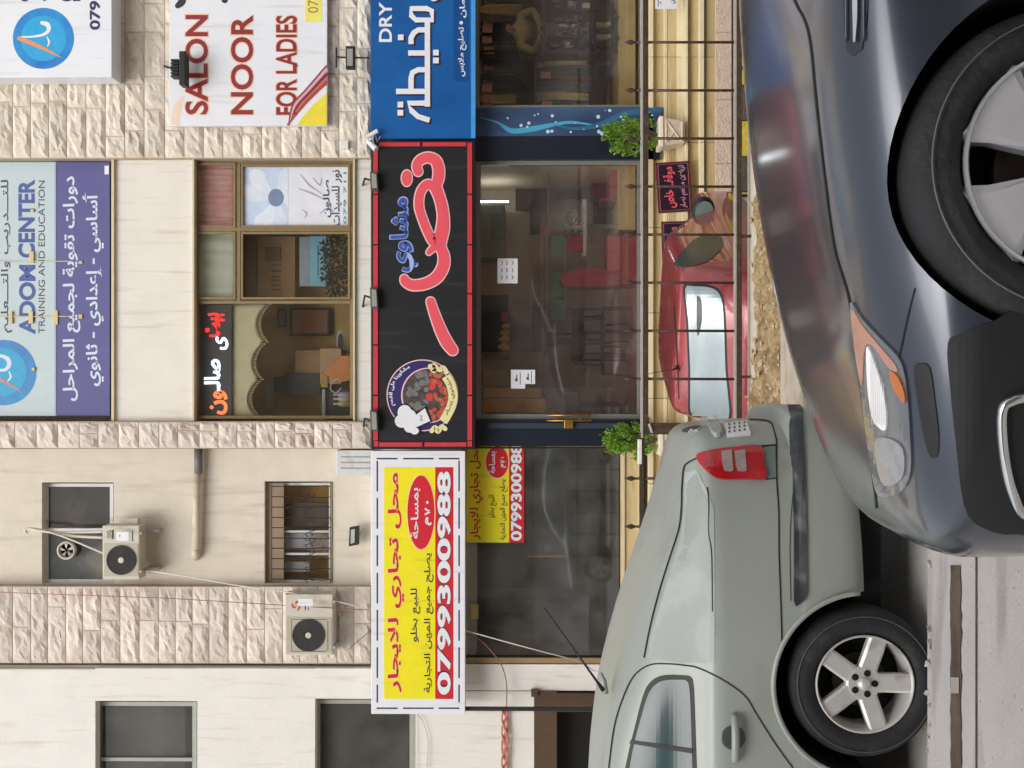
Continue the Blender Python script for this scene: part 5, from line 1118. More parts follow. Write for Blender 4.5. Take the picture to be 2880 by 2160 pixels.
q = MB(); text(q, 'بيت', 577, 632, 880, 948, d - .006, .035); build(q, 'red_letters', E_r, t, recalc=False)
q = MB(); text(q, 'ى', 606, 642, 946, 984, d - .0075, .035); text(q, 'صالـ', 574, 620, 1010, 1100, d - .006, .035); build(q, 'white_letters', E_w, t, recalc=False)
q = MB(); text(q, 'ون', 590, 640, 1098, 1166, d - .0075, .035); build(q, 'orange_letters', E_o, t, recalc=False)
hem = lambda u: .16 * abs(math.sin(u * 9.4)) ** .7 + .08 * math.cos(u * 3.1)
pleat('swag_curtain', 'cream swag curtain with scalloped beaded hem in the left salon window', 'curtain', 652, 738, 856, 1172, D + .36, mat('cream_fabric', (222, 214, 176), .85, var=.06), .008, 60, hem)
q = MB()
for k in range(52):
    u = k / 51; p = P(738, 1172 - u * 316, D + .35); p.z += hem(u) - .02; q.lathe([(.001, .01), (.011, 0), (.001, -.012)], p, 'Z', 6); q.tube([p, p + Vector((0, 0, -.05))], [.006, .011], 5)
prop(build(q, 'bead_fringe', mat('bead_cream', (206, 196, 160), .5)), 'row of cream beads edging the swag curtain hem', 'fringe', kind='stuff')
def simple(name, label, cat, parts, group=None):
    t = None
    for nm, rects, d0, d1, m in parts:
        if t is None: x0, x1, y0, y1 = rects[0]; t = thing(name, label, cat, P(x1, (y0 + y1) / 2, d0), group)
        q = MB()
        for r in rects: q.fbox(*r, d0, d1)
        bevel(build(q, nm, m, t), .006, 1)
    return t
M_wood = mat('ochre_wood', (138, 110, 64), .6, var=.15, scale=4); M_dwood = mat('dark_wood', (74, 56, 42), .5, var=.2, scale=4)
simple('picture_frame', 'wide framed picture on the ochre wall in the salon left window', 'picture', [('frame', [(815, 930, 866, 944)], D + 1.5, D + 1.54, M_dwood), ('picture', [(822, 922, 872, 938)], D + 1.485, D + 1.5, mat('brown_print', (110, 78, 52), .6, scale=14, col2=(70, 48, 40)))])
simple('picture_frame', 'narrow framed picture near the window top in the salon', 'picture', [('frame', [(780, 805, 868, 920)], D + 1.5, D + 1.54, M_dwood), ('picture', [(783, 802, 872, 916)], D + 1.485, D + 1.5, mat('grey_print', (130, 116, 98), .6, scale=14))])
simple('armchair', 'brown padded armchair in the salon left window', 'armchair', [('backrest', [(830, 930, 985, 1075)], D + 1.2, D + 1.35, mat('tan_fabric', (136, 112, 84), .8)), ('seat', [(900, 960, 980, 1080)], D + .8, D + 1.2, mat('tan_fabric', (0, 0, 0))), ('leg', [(960, 1010, 985, 992), (960, 1010, 1070, 1077)], D + .9, D + .96, M_dwood)])
simple('hair_dryer_cart', 'dark equipment cart in the salon left window', 'cart', [('cabinet', [(800, 900, 1050, 1110)], D + 1.1, D + 1.4, M_fan), ('tray', [(770, 800, 1060, 1100)], D + 1.1, D + 1.3, M_dwood), ('label', [(902, 922, 1050, 1090)], D + .78, D + .79, M_wood), ('top', [(744, 770, 1075, 1150)], D + 1.1, D + 1.3, mat('mid_grey', (110, 104, 100), .6))])
simple('shelf_counter', 'grey counter along the bottom left of the salon window', 'counter', [('worktop', [(905, 915, 1095, 1180)], D + .8, D + 1.3, mat('counter_grey', (128, 132, 128), .4)), ('cabinet', [(915, 1000, 1095, 1178)], D + .85, D + 1.25, M_fan)])
t = thing('wall_mirror', 'oval white-rimmed mirror near the sill of the salon window', 'mirror', P(970, 960, D + 1.2))
q = MB(); q.disc(958, 962, 34, D + 1.195, 28, rx=11, ang=R(90) * 0); q2 = q; c = P(958, 962, D + 1.2)
q = MB(); q.lathe([(.001, 0), (.055, 0), (.062, .012), (.062, .02)], (0, 0, 0), 'Y', 28); q.v = [c + Vector((v.x * 3.1, v.y, v.z * 1.1)) for v in q.v]; build(q, 'rim', M_wplastic, t, smooth=True)
q = MB(); q.lathe([(.001, -.002), (.045, -.002)], (0, 0, 0), 'Y', 28); q.v = [c + Vector((v.x * 3.1, v.y, v.z * 1.1)) for v in q.v]; build(q, 'mirror_glass', mat('salon_mirror', (180, 196, 196), .05, .9), t)
for k, (y0, col, lb) in enumerate(((1122, (206, 200, 184), 'white squeeze bottle on the salon sill, nearest the stone pier'), (1136, (196, 190, 130), 'yellowish bottle on the salon sill between two others'), (1110, (190, 190, 214), 'lilac bottle on the salon sill'))):
    c = P(984, y0, D + .5); t = thing('bottle', lb, 'bottle', c); q = MB(); q.lathe([(.001, 0), (.04, 0), (.042, .12), (.03, .17), (.012, .2), (.012, .22)], c, 'Z', 14); build(q, 'bottle_body', mat('bottle%d' % k, col, .4), t, smooth=True); q = MB(); q.lathe([(.016, .22), (.016, .25), (.001, .25)], c, 'Z', 10); build(q, 'cap', M_wplastic, t)
t = thing('handbag', 'brown leather handbag hanging by the salon sill', 'bag', P(985, 1030, D + .5)); q = MB(); q.fpoly([(905, 1050), (960, 1000), (984, 1000), (984, 1070), (960, 1075)], D + .5, D + .62); bevel(build(q, 'bag_body', mat('tan_leather', (150, 96, 52), .5), t), .01)
q = MB(); q.tube([P(*v, D + .49) for v in catmull([(955, 1062), (935, 1075), (930, 1095), (945, 1105), (960, 1090)], 5)], .008, 6); build(q, 'strap', M_wplastic, t, smooth=True)
simple('cupboard', 'tan cupboard behind the middle salon pane', 'cupboard', [('carcass', [(725, 830, 665, 836)], D + 1.0, D + 1.4, mat('tan_cupboard', (146, 118, 82), .6, var=.1)), ('panel', [(745, 790, 695, 735)], D + .98, D + 1.0, mat('brown_panel', (112, 92, 70), .6)), ('slot', [(762, 790, 742, 746), (762, 790, 760, 764), (762, 790, 776, 780), (762, 790, 786, 790), (762, 790, 800, 804), (762, 790, 812, 816)], D + .98, D + 1.0, mat('brown_panel', (0, 0, 0)))])
simple('blue_poster', 'torn light blue poster behind the middle salon pane', 'poster', [('paper', [(872, 930, 664, 805)], D + .6, D + .605, mat('light_blue_paper', (124, 178, 196), .6, var=.08, scale=5)), ('grey_strip', [(842, 872, 666, 805)], D + .6, D + .604, mat('grey_blue_paper', (116, 126, 134), .6, var=.15, scale=9)), ('print', [(893, 896, 690, 775), (908, 911, 672, 690)], D + .598, D + .6, M_ind)])
t = thing('house_plant', 'dark leafy house plant at the bottom of the middle salon pane', 'plant', P(980, 740, D + .5))
q = MB(); rr = random.Random(5)
for k in range(420):
    x_, y_ = rr.uniform(905, 985), rr.uniform(664, 835)
    if math.hypot((x_ - 965) / 75, (y_ - 745) / 95) > 1: continue
    c = P(x_, y_, D + .5 + rr.uniform(-.06, .1)); a = rr.uniform(0, 6.28); u_ = Vector((math.cos(a), rr.uniform(-.5, .5), math.sin(a))).normalized(); s_ = u_.cross(Vector((0, 1, .3))).normalized(); q.add([c, c + u_ * .04 + s_ * .018, c + u_ * .09, c + u_ * .04 - s_ * .018], [(0, 1, 2, 3)])
build(q, 'foliage', mat('dull_leaf', (88, 80, 52), .7, col2=(60, 62, 40), scale=9), t, kind='stuff', recalc=False)
c = P(990, 745, D + .52); q = MB(); q.lathe([(.001, -.1), (.08, -.1), (.1, .04), (.085, .04)], c, 'Z', 20); build(q, 'pot', M_wood, t, smooth=True)

# ------------------------------------------------------------------ inside the grill shop
M_sofa = mat('red_leatherette', (150, 44, 52), .35, var=.12, scale=5); M_mar = mat('dark_maroon', (70, 34, 34), .5, var=.15, scale=3)
simple('red_sofa', 'long red sofa against the right wall of the grill shop', 'sofa', [('backrest', [(1662, 1740, 458, 560)], D + 2.4, D + 2.7, M_sofa), ('seat', [(1718, 1796, 458, 556)], D + 1.2, D + 2.4, mat('red_leatherette2', (176, 54, 66), .35, var=.1)), ('armrest', [(1690, 1796, 556, 566)], D + 1.2, D + 2.6, M_sofa)])
t = simple('red_booth', 'red high-backed booth seat in the middle of the grill shop window', 'booth seat', [('seat', [(1708, 1794, 664, 760)], D + .75, D + 1.4, mat('red_leatherette2', (0, 0, 0))), ('seat_front', [(1745, 1796, 668, 800)], D + .7, D + .75, M_sofa)])
q = MB(); q.fpoly([(1576, 775), (1590, 766), (1680, 748), (1710, 758), (1796, 762), (1796, 800), (1700, 806), (1600, 806), (1578, 796)], D + .8, D + 1.5); bevel(build(q, 'backrest', M_sofa, t), .02)
simple('dining_table', 'dark pedestal dining table with flowers and a red box on it', 'table', [('tabletop', [(1640, 1650, 560, 720)], D + 1.6, D + 2.3, M_wplastic), ('leg', [(1650, 1776, 632, 640)], D + 1.9, D + 1.98, M_alu), ('side_panel', [(1668, 1740, 566, 630)], D + 2.28, D + 2.32, M_mar)])
t = thing('flower_bouquet', 'cream artificial flowers standing on the dining table', 'flowers', P(1640, 625, D + 1.8)); q = MB(); q2 = MB(); rr = random.Random(9)
for k in range(70):
    x_, y_ = rr.uniform(1590, 1640), rr.uniform(590, 668); c = P(x_, y_, D + 1.75 + rr.uniform(-.06, .08)); r_ = rr.uniform(.012, .03)
    (q if rr.random() < .6 else q2).lathe([(.001, -.6 * r_), (r_, 0), (.001, .7 * r_)], c, 'Z', 6)
build(q, 'blossom', mat('cream_petal', (222, 214, 176), .7, var=.1), t, kind='stuff'); build(q2, 'leaf', mat('dull_green', (84, 74, 36), .7), t, kind='stuff')
c = P(1640, 640, D + 1.78); q = MB(); q.lathe([(.001, .0), (.05, .0), (.035, .1), (.05, .16)], c, 'Z', 14); build(q, 'vase', M_wplastic, t, smooth=True)
simple('red_box', 'bright red box at the table edge by the flowers', 'box', [('box_body', [(1596, 1640, 664, 706)], D + 1.62, D + 1.8, mat('bright_red_box', (184, 24, 26), .5))])
simple('mint_partition', 'mint green glass partition across the grill shop', 'partition', [('panel', [(1548, 1590, 662, 720), (1548, 1586, 766, 836), (1548, 1586, 842, 902)], D + 2.7, D + 2.74, mat('mint_glass', (130, 196, 160), .3, var=.06)), ('rail', [(1586, 1592, 662, 902)], D + 2.68, D + 2.76, M_wplastic), ('timber_rail', [(1520, 1528, 640, 1000), (1534, 1542, 640, 1010)], D + 2.6, D + 2.7, mat('pink_brown_timber', (150, 116, 96), .6)), ('support', [(1592, 1790, 866, 872)], D + 2.7, D + 2.75, M_black)])
simple('wall_panel', 'dark maroon wall panels behind the red sofa', 'panel', [('panel', [(1450, 1548, 520, 592), (1490, 1520, 560, 660)], D + 2.9, D + 2.95, M_mar), ('panel', [(1566, 1640, 462, 560)], D + 2.9, D + 2.95, mat('maroon2', (92, 40, 42), .5)), ('post', [(1540, 1545, 462, 660)], D + 1.5, D + 1.54, mat('copper_rail', (130, 84, 66), .4))])
simple('extractor_hood', 'grey metal extractor hood under the grill shop ceiling', 'hood', [('hood', [(1345, 1420, 575, 725)], D + 2.3, D + 3.0, mat('hood_grey', (106, 112, 104), .5, .2, var=.1)), ('panel', [(1380, 1420, 600, 675)], D + 2.28, D + 2.3, mat('hood_panel', (84, 90, 82), .5))])
t = thing('tube_light', 'fluorescent tube light glowing near the ceiling of the grill shop', 'light', P(1390, 567, D + 2.2)); q = MB(); q.tube([P(1344, 567, D + 2.2), P(1430, 568, D + 2.2)], .014, 8); build(q, 'tube', mat('tube_glow', (235, 245, 250), .5, emit=24), t); q = MB(); q.fbox(1342, 1434, 569, 575, D + 2.19, D + 2.24); build(q, 'fitting', M_wplastic, t)
t = thing('window_notice', 'white price list sheet on the grill shop window', 'notice', P(1455, 762, D + .02)); d = D + .018
q = MB(); q.fbox(1399, 1456, 727, 797, d, d + .004); bevel(build(q, 'paper', M_signw, t), .0015); q = MB()
for x_ in (1410, 1424, 1440):
    for y_ in (740, 760, 780): ribbon(q, [(x_, y_ - 5), (x_ + 3, y_), (x_, y_ + 5)], 2, d - .002)
build(q, 'print', M_char, t)
for lb, r_, pr in (('white paper notice with crest on the grill shop window, left sheet', (1437, 1477, 1040, 1093), (1452, 1062)), ('smaller white paper on the grill shop window overlapping the crest notice', (1474, 1505, 1040, 1080), (1484, 1058))):
    t = thing('window_notice', lb, 'notice', P(r_[1], 1060, D + .02)); dd = d - (.004 if r_[0] > 1470 else 0); q = MB(); q.fbox(*r_, dd, dd + .003); build(q, 'paper', M_signw, t)
    q = MB(); q.disc(pr[0], pr[1] + 6, 4, dd - .002, 10); q.fbox(pr[0] + 10, pr[0] + 12, pr[1] - 14, pr[1] + 20, dd - .002, dd); q.fbox(pr[0], pr[0] + 3, pr[1] - 8, pr[1] + 12, dd - .0015, dd); build(q, 'print', M_char, t)
M_chair = mat('dark_chair_wood', (46, 34, 30), .5, var=.2)
t0 = None
for k in range(5):
    loc = Vector((P(1650, 900 + k * 27, D + 1.5).x, D + 1.5 + (k % 2) * .12, .372 + .42 * (k % 2)))
    if t0 is None:
        t0 = thing('wooden_chair', 'rightmost dark wooden chair in the cluster beside the red booth', 'chair', loc, 'dark chairs stacked in the grill shop')
        q = MB(); q.box(loc.x - .2, loc.x + .2, loc.y - .2, loc.y + .2, loc.z + .44, loc.z + .48); bevel(build(q, 'seat', M_chair, t0), .01)
        for sx in (-.18, .18):
            for sy in (-.18, .18): q = MB(); q.tube([loc + Vector((sx * 1.1, sy * 1.1, 0)), loc + Vector((sx, sy, .44))], .018, 8); build(q, 'leg', M_chair, t0)
        q = MB(); q.box(loc.x - .2, loc.x + .2, loc.y + .16, loc.y + .2, loc.z + .75, loc.z + .95); q.tube([loc + Vector((-.18, .18, .48)), loc + Vector((-.18, .18, .9))], .016, 8); q.tube([loc + Vector((.18, .18, .48)), loc + Vector((.18, .18, .9))], .016, 8); build(q, 'backrest', M_chair, t0)
    else: c = copy_tree(t0); c.location = loc; c.rotation_euler.z = R(k * 80); c['label'] = ('', 'raised', 'lower middle', 'upper far', 'leftmost')[k] + ' dark wooden chair in the cluster left of the red booth'
simple('grill_counter', 'dark wood and steel counter behind the grill shop glass', 'counter', [('front_panel', [(1434, 1520, 860, 985)], D + 1.9, D + 2.0, mat('counter_grey_brown', (92, 84, 74), .45, var=.15)), ('side_panel', [(1500, 1522, 850, 990)], D + 1.84, D + 1.9, M_dwood), ('shelf', [(1345, 1434, 996, 1012)], D + 1.8, D + 2.2, M_dwood), ('backboard', [(1345, 1430, 830, 990)], D + 2.5, D + 2.55, mat('dark_board', (30, 34, 38), .5, var=.3, scale=6))])
rr = random.Random(2)
for k, (x_, y_, lb) in enumerate(((1424, 918, 'brown jar nearest the red bag'), (1418, 936, 'second brown jar on the grill counter'), (1414, 955, 'third brown jar on the grill counter'), (1408, 976, 'large brown jar at the end of the grill counter row'))):
    c = P(1433, y_, D + 1.95); r_ = .05 + .008 * k; t = thing('clay_jar', lb, 'jar', c, 'brown jars on the grill counter'); q = MB(); q.lathe([(.001, 0), (r_ * .7, 0), (r_, r_), (r_ * .9, r_ * 1.8), (r_ * .4, r_ * 2.3), (r_ * .5, r_ * 2.6)], c, 'Z', 16); build(q, 'jar_body', mat('tan_clay', (160, 126, 86), .6, var=.15), t, smooth=True)
simple('red_bag', 'small red bag on the grill counter', 'bag', [('bag_body', [(1408, 1432, 878, 904)], D + 1.9, D + 2.0, mat('red_bag', (176, 34, 36), .5))])
simple('tile_floor_band', 'warm brown tiled floor area inside the grill shop', 'floor', [('floor_tile', [(1760, 1798, 860, 1085)], D + .55, D + .56, mat('warm_tile', (176, 124, 76), .5, var=.15, scale=6))]) if 0 else None
simple('timber_stack', 'tan stacked timber boards left inside the grill shop', 'boards', [('board', [(1360, 1522, 1092, 1118)], D + 1.0, D + 1.1, mat('tan_board', (150, 122, 82), .6, var=.1)), ('board', [(1360, 1535, 1122, 1160)], D + .9, D + 1.0, mat('ochre_board', (160, 122, 66), .6, var=.12)), ('board', [(1360, 1500, 1040, 1088)], D + 1.2, D + 1.3, mat('grey_board', (116, 104, 84), .6, var=.12))])
t = thing('dark_ramp', 'dark brown sloping board on the grill shop floor by the door', 'board', P(1790, 1130, D + .5)); q = MB(); q.fpoly([(1524, 1090), (1724, 1090), (1796, 1164), (1562, 1164)], D + .8, D + .84); build(q, 'board', mat('dark_brown_board', (72, 58, 50), .4, var=.15, scale=3), t)
# golden door hardware of the grill shop
t = thing('door_handle', 'brass pull handle and lock on the dark frame of the grill shop door', 'handle', P(1490, 1190, D - .12))
q = MB(); q.tube([P(1537, 1168, D - .14), P(1662, 1168, D - .14)], .014, 8); q.tube([P(1538, 1183, D - .17), P(1662, 1183, D - .17)], .012, 8)
for x_ in (1564, 1632): q.tube([P(x_, 1160, D), P(x_, 1183, D - .17)], .01, 8)
build(q, 'pull_bar', mat('brass', (176, 134, 62), .35, .8, var=.1), t, smooth=True)
q = MB(); q.fbox(1587, 1612, 1184, 1205, D - .18, D - .1); bevel(build(q, 'lock', mat('brass', (0, 0, 0)), t), .006)

# ------------------------------------------------------------------ inside the tailor shop
fl = .62
a = P(1806, 300, D + .9); q = MB(); q.box(2.4, 9.5, D + .9, D + 2.7, .36, fl); build(q, 'raised_floor', mat('tailor_floor', (0, 0, 0)), bld)
gar = [('dark hanging garment on the tailor rail', (34, 32, 34)), ('beige hanging garment on the tailor rail', (168, 148, 104)), ('grey hanging garment on the tailor rail', (84, 82, 76)), ('brown hanging garment on the tailor rail', (96, 70, 50))]
GC = {}; ORD = ['first', 'second', 'third', 'fourth', 'fifth', 'sixth', 'seventh', 'eighth', 'ninth', 'tenth', 'eleventh', 'twelfth', 'thirteenth', 'fourteenth', 'fifteenth', 'sixteenth', 'seventeenth', 'eighteenth']
def garment(x0, x1, yc_, w_, d, kind, tag, grp):
    lb, col = gar[kind]; cnt = GC.get((kind, grp[0]), 0) + 1; GC[(kind, grp[0])] = cnt
    t = thing('hanging_garment', ['dark', 'beige', 'grey', 'brown'][kind] + ' garment, ' + ORD[cnt - 1] + ' of its colour from the right on the ' + grp[0], 'garment', P(x0, yc_, d), ['dark', 'beige', 'grey', 'brown'][kind] + ' garments on the ' + grp[0])
    q = MB(); n = 8; vs = []
    for j in range(5):
        for i in range(n + 1):
            u = i / n; x_ = x0 + (x1 - x0) * j / 4; ww = w_ * (.55 + .45 * min(1, j / 1.2)); p = P(x_, yc_ + (u - .5) * ww, d); p.y += .03 * math.sin(i * 2.1 + j * .4 + yc_); vs.append(p)
    q.add(vs, [(j * (n + 1) + i, j * (n + 1) + i + 1, (j + 1) * (n + 1) + i + 1, (j + 1) * (n + 1) + i) for j in range(4) for i in range(n)])
    o = build(q, 'cloth', mat('garment%d' % kind, col, .9, var=.15, scale=8), t, smooth=True, recalc=False); o.modifiers.new('s', 'SOLIDIFY').thickness = .03
    q = MB(); q.tube([P(x0 - 8, yc_, d), P(x0, yc_, d)], .004, 5); build(q, 'hook', M_alu, t)
    if tag: q = MB(); q.fbox(x0 + 6, x0 + 34, yc_ - 10, yc_ + 9, d - .05, d - .046); build(q, 'paper_tag', mat('pink_paper_tag', (186, 132, 116), .7), t)
rr = random.Random(4)
y = -60
while y < 296:
    k = rr.choice((0, 0, 0, 1, 2, 2, 3)); w_ = rr.uniform(11, 20)
    garment(1352 + rr.uniform(-4, 6), 1470 + rr.uniform(-30, 30), y, w_ * 1.5, 18.6 + rr.uniform(-.15, .15), k, rr.random() < .5, ('upper tailor rail', ', upper row')); y += w_
y = 186
while y < 296:
    k = rr.choice((1, 1, 2, 3, 0)); w_ = rr.uniform(12, 20)
    garment(1512 + rr.uniform(-4, 6), 1650 + rr.uniform(-20, 20), y, w_ * 1.5, 18.0 + rr.uniform(-.1, .1), k, rr.random() < .3, ('lower tailor rail', ', lower row')); y += w_
t = thing('clothes_rail', 'long steel clothes rail across the tailor shop', 'rail', P(1345, 120, 18.6)); q = MB(); q.tube([P(1345, -80, 18.6), P(1345, 300, 18.6)], .012, 8); q.tube([P(1506, 180, 18.0), P(1506, 300, 18.0)], .012, 8); build(q, 'rail', M_alu, t)
# cutting table, sewing stand, office chair
dt = 17.7; M_tab = mat('table_brown', (70, 48, 44), .5, var=.15)
a = P(1530, 158, dt); b = P(1520, -80, dt)
t = thing('work_table', 'dark brown work table the tailor bends over', 'table', P(1530, 60, dt))
q = MB(); q.box(a.x, b.x, dt, dt + .8, a.z - .03, b.z); bevel(build(q, 'tabletop', M_tab, t), .01)
q = MB(); q.box(a.x + .05, b.x, dt + .1, dt + .75, a.z - .56, a.z - .53); build(q, 'shelf', M_tab, t)
for x_ in (a.x + .06, b.x - .2):
    for y_ in (dt + .05, dt + .72): q = MB(); q.box(x_, x_ + .05, y_, y_ + .05, fl, a.z - .03); build(q, 'leg', M_tab, t)
for k in range(14):
    pass
t = thing('sewing_machine_stand', 'black treadle sewing machine stand with wheel under the table', 'sewing machine', P(1690, 95, dt - .1))
q = MB(); c = P(1638, 98, dt - .05); q.lathe([(.16, -.012), (.18, -.012), (.18, .012), (.16, .012)], c, 'Y', 28, close=True)
for k in range(5): a_ = k * 1.257; q.tube([c, c + Vector((math.cos(a_) * .17, 0, math.sin(a_) * .17))], .009, 6)
build(q, 'flywheel', M_black, t)
q = MB(); z0 = P(1700, 60, dt).z
for y_ in (30, 135): q.tube([Vector((P(1700, y_, dt).x, dt, fl + .02)), Vector((P(1640, y_, dt).x, dt, 1.2)), Vector((P(1560, y_, dt).x, dt + .1, 1.5))], .022, 8)
q.box(P(0, 140, dt).x, P(0, 25, dt).x, dt - .2, dt + .1, fl + .05, fl + .08); build(q, 'iron_stand', M_black, t)
t = thing('office_chair', 'low dark office chair standing before the tailor table', 'chair', (P(0, 95, 17.35).x, 17.35, fl)); c = Vector((P(0, 98, 17.35).x, 17.35, fl))
q = MB(); q.box(c.x - .26, c.x + .26, c.y - .22, c.y + .22, fl + .36, fl + .44); bevel(build(q, 'seat', mat('dark_seat', (44, 38, 40), .7), t), .03)
q = MB(); q.tube([c + Vector((0, 0, .08)), c + Vector((0, 0, .38))], .03, 10); build(q, 'column', M_black, t)
for k in range(5): a_ = k * 1.257 + .3; q = MB(); q.tube([c + Vector((0, 0, .1)), c + Vector((math.cos(a_) * .28, math.sin(a_) * .28, .05))], .018, 8); q.lathe([(.001, -.02), (.03, -.02), (.03, .02), (.001, .02)], c + Vector((math.cos(a_) * .28, math.sin(a_) * .28, .03)), 'Y', 12); build(q, 'leg', M_black, t)
t = thing('box_pile', 'pile of small boxes and spools on the shelf under the work table', 'boxes', P(1620, 40, dt + .3))
for k in range(46):
    x_, y_ = rr.uniform(1548, 1650), rr.uniform(-10, 150); q = MB(); q.fbox(x_, x_ + rr.uniform(10, 24), y_, y_ + rr.uniform(6, 16), dt + .2 + k * .01, dt + .3 + k * .01); build(q, 'spool_box', mat('spool%d' % (k % 4), ((120, 112, 96), (96, 82, 74), (170, 160, 130), (110, 76, 62))[k % 4], .7), t)
# the tailor: bent over the table, seen from the front
pe = thing('person', 'tailor in a cream shirt bending over the work table', 'person', (P(0, 86, 18.35).x, 18.35, fl))
def skin_mesh(name, joints, edges, m, parent, lvl=2):
    me = bpy.data.meshes.new(name); off = LOC[parent.name]; me.from_pydata([tuple(Vector(j[0]) - off) for j in joints], edges, []); o = bpy.data.objects.new(name, me); sc.collection.objects.link(o); o.parent = parent; LOC[o.name] = off
    o.modifiers.new('sk', 'SKIN'); sk = me.skin_vertices[0].data
    for i, j in enumerate(joints): sk[i].radius = j[1]
    sk[0].use_root = True; s = o.modifiers.new('sub', 'SUBSURF'); s.levels = lvl; s.render_levels = lvl; me.materials.append(m)
    bpy.context.view_layer.update(); m2 = bpy.data.meshes.new_from_object(o.evaluated_get(bpy.context.evaluated_depsgraph_get())); o.modifiers.clear(); o.data = m2; m2.shade_smooth(); return o
hx = lambda x_, y_, d_: tuple(P(x_, y_, d_))
M_skin = mat('skin', (140, 96, 72), .6, var=.06); M_shirt = mat('cream_shirt', (206, 188, 138), .85, var=.12, scale=12, bump=.4, bscale=20)
px = P(0, 86, 18.35).x; pel = (px, 18.55, fl + .93)
body = [(pel, (.15, .11)), ((px, 18.5, fl + 1.18), (.15, .11)), (hx(1470, 86, 18.3), (.20, .13)), (hx(1450, 84, 18.2), (.09, .09)), (hx(1438, 82, 18.1), (.06, .06)),
        (hx(1462, 42, 18.2), (.085, .08)), (hx(1500, 28, 18.05), (.055, .055)), (hx(1512, 56, 17.85), (.042, .042)), (hx(1516, 74, 17.8), (.03, .025)),
        (hx(1462, 130, 18.2), (.085, .08)), (hx(1502, 144, 18.05), (.055, .055)), (hx(1514, 118, 17.85), (.042, .042)), (hx(1517, 98, 17.8), (.03, .025)),
        ((px - .1, 18.5, fl + .5), (.075, .075)), ((px - .1, 18.52, fl + .1), (.05, .05)), ((px - .1, 18.38, fl + .04), (.045, .04)), ((px + .1, 18.5, fl + .5), (.075, .075)), ((px + .1, 18.52, fl + .1), (.05, .05)), ((px + .1, 18.38, fl + .04), (.045, .04))]
skin_mesh('body', body, [(0, 1), (1, 2), (2, 3), (3, 4), (2, 5), (5, 6), (6, 7), (7, 8), (2, 9), (9, 10), (10, 11), (11, 12), (0, 13), (13, 14), (14, 15), (0, 16), (16, 17), (17, 18)], M_shirt, pe)
c = P(1430, 82, 18.05)
q = MB(); q.lathe([(.001, -.115), (.045, -.105), (.068, -.06), (.078, 0), (.08, .05), (.065, .095), (.03, .118), (.001, .122)], (0, 0, 0), 'Z', 20); Mh = Matrix.Translation(c) @ Matrix.Rotation(R(38), 4, 'X'); q.v = [Mh @ v for v in q.v]
q2 = MB(); q2.lathe([(.001, -.02), (.012, -.012), (.008, .02)], (0, -.085, 0), 'Z', 8); q2.lathe([(.001, -.02), (.014, 0), (.001, .025)], (-.082, .01, 0), 'Z', 8); q2.lathe([(.001, -.02), (.014, 0), (.001, .025)], (.082, .01, 0), 'Z', 8); q2.v = [Mh @ v for v in q2.v]; q.add(q2.v, q2.f); hd = build(q, 'head', M_skin, pe, smooth=True)
q = MB(); q.lathe([(.082, -.01), (.088, .045), (.074, .1), (.034, .128), (.001, .132)], (0, .012, .002), 'Z', 20); q.v = [Mh @ v for v in q.v]; build(q, 'hair', mat('dark_hair', (30, 24, 22), .7), hd, smooth=True)
q = MB()
for ex in (-.03, .03): q.lathe([(.001, -.006), (.010, 0), (.001, .006)], (ex, -.074, .012), 'Z', 8)
q.box(-.025, .025, -.078, -.07, -.052, -.046); q.v = [Mh @ v for v in q.v]; build(q, 'eye', M_dark, hd)
for sg, w_ in ((-1, P(1518, 98, 17.78)), (1, P(1518, 74, 17.78))):
    j = [(tuple(w_), (.03, .022)), (tuple(w_ + Vector((0, -.05, -.01))), (.036, .02))]; e = [(0, 1)]
    for f in range(4):
        bx = (f - 1.5) * .017; L = (.03, .034, .032, .026)[f]; i = len(j); j += [(tuple(w_ + Vector((bx, -.075, -.016))), (.009, .009)), (tuple(w_ + Vector((bx, -.075 - L, -.026))), (.008, .008)), (tuple(w_ + Vector((bx, -.08 - L * 1.4, -.048))), (.006, .006))]; e += [(1, i), (i, i + 1), (i + 1, i + 2)]
    i = len(j); j += [(tuple(w_ + Vector((-sg * .035, -.04, -.012))), (.011, .011)), (tuple(w_ + Vector((-sg * .045, -.07, -.025))), (.008, .008))]; e += [(0, i), (i, i + 1)]
    skin_mesh('hand', j, e, M_skin, pe, 1)
q = MB(); p = P(1512, 86, 17.9)
vs = [(p.x + (i / 10 - .5) * .42, 17.72 + j * .05, p.z - .02 + .03 * math.sin(i * 1.3 + j) * math.sin(j * 1.1)) for j in range(7) for i in range(11)]
q.add(vs, [(j * 11 + i, j * 11 + i + 1, (j + 1) * 11 + i + 1, (j + 1) * 11 + i) for j in range(6) for i in range(10)])
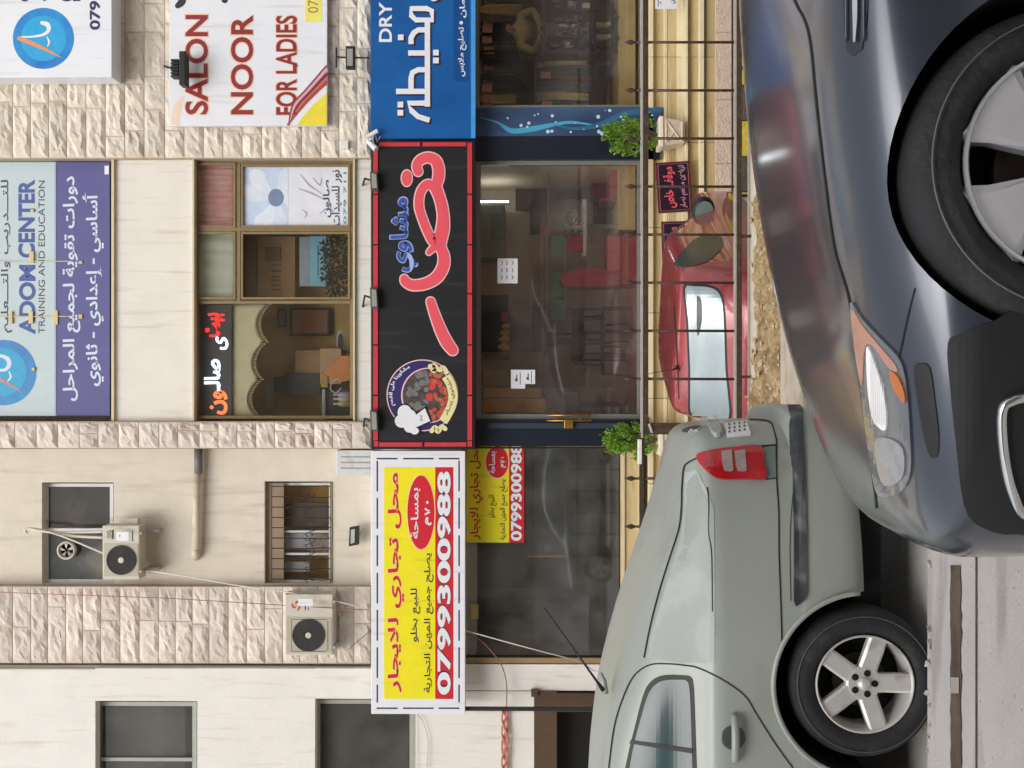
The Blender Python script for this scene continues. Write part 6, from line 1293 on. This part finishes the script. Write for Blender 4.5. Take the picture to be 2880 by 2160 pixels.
o = build(q, 'folded_cloth', mat('patterned_cloth', (176, 116, 70), .85, col2=(200, 176, 110), scale=16), None, smooth=True, recalc=False); o.modifiers.new('s', 'SOLIDIFY').thickness = .02; prop(o, 'patterned orange cloth under the hands of the tailor', 'cloth')
# vacant shop
simple('shelf_board', 'narrow ochre shelf board inside the vacant shop', 'shelf', [('board', [(1485, 1590, 1562, 1568)], D + 1.2, D + 1.4, mat('ochre_shelf', (176, 134, 76), .6)), ('bracket', [(1530, 1550, 1568, 1600)], D + 1.3, D + 1.4, M_dark)])
simple('small_box', 'small orange and brown box on the vacant shop shelf', 'box', [('box_body', [(1528, 1548, 1530, 1554)], D + 1.22, D + 1.3, mat('orange_box', (150, 112, 60), .6, scale=20, col2=(60, 44, 32)))])
simple('door_panel', 'dark inner door panels at the back of the vacant shop', 'door', [('panel', [(1500, 1590, 1300, 1500)], D + 3.4, D + 3.45, mat('vac_dark', (50, 44, 38), .6)), ('panel', [(1310, 1640, 1655, 1680)], D + 3.3, D + 3.35, mat('vac_beam', (112, 104, 92), .6)), ('panel', [(1310, 1640, 1690, 1720)], D + 3.2, D + 3.25, mat('vac_beam2', (98, 92, 82), .6))])
for lb, r_ in (('yellow strip sticker high on the vacant shop glass', (1323, 1345, 1700, 1742)), ('yellow strip sticker at the foot of the vacant shop glass', (1730, 1742, 1696, 1726))):
    simple('sticker', lb, 'sticker', [('paper', [r_], D + .068, D + .072, mat('yellow_sticker', (184, 164, 96), .6))])
# ------------------------------------------------------------------ unseen building added across the street to dim reflections and skylight
ob = thing('unseen_opposite_building', 'plain beige unseen building, added behind the viewer for reflections', 'building', (0, -12, ZR))
q = MB(); q.box(-32, 32, -20, -12, ZR, 16); build(q, 'wall', mat('opposite_plaster', (128, 116, 98), .9, var=.15, scale=.6), ob)
for i in range(16):
    for z_ in (3, 6.4, 9.8, 13.2): q = MB(); q.box(-30 + i * 3.9, -28.3 + i * 3.9, -12.03, -11.95, z_, z_ + 1.5); build(q, 'window', M_dark, ob)
print('objects', len(bpy.data.objects))
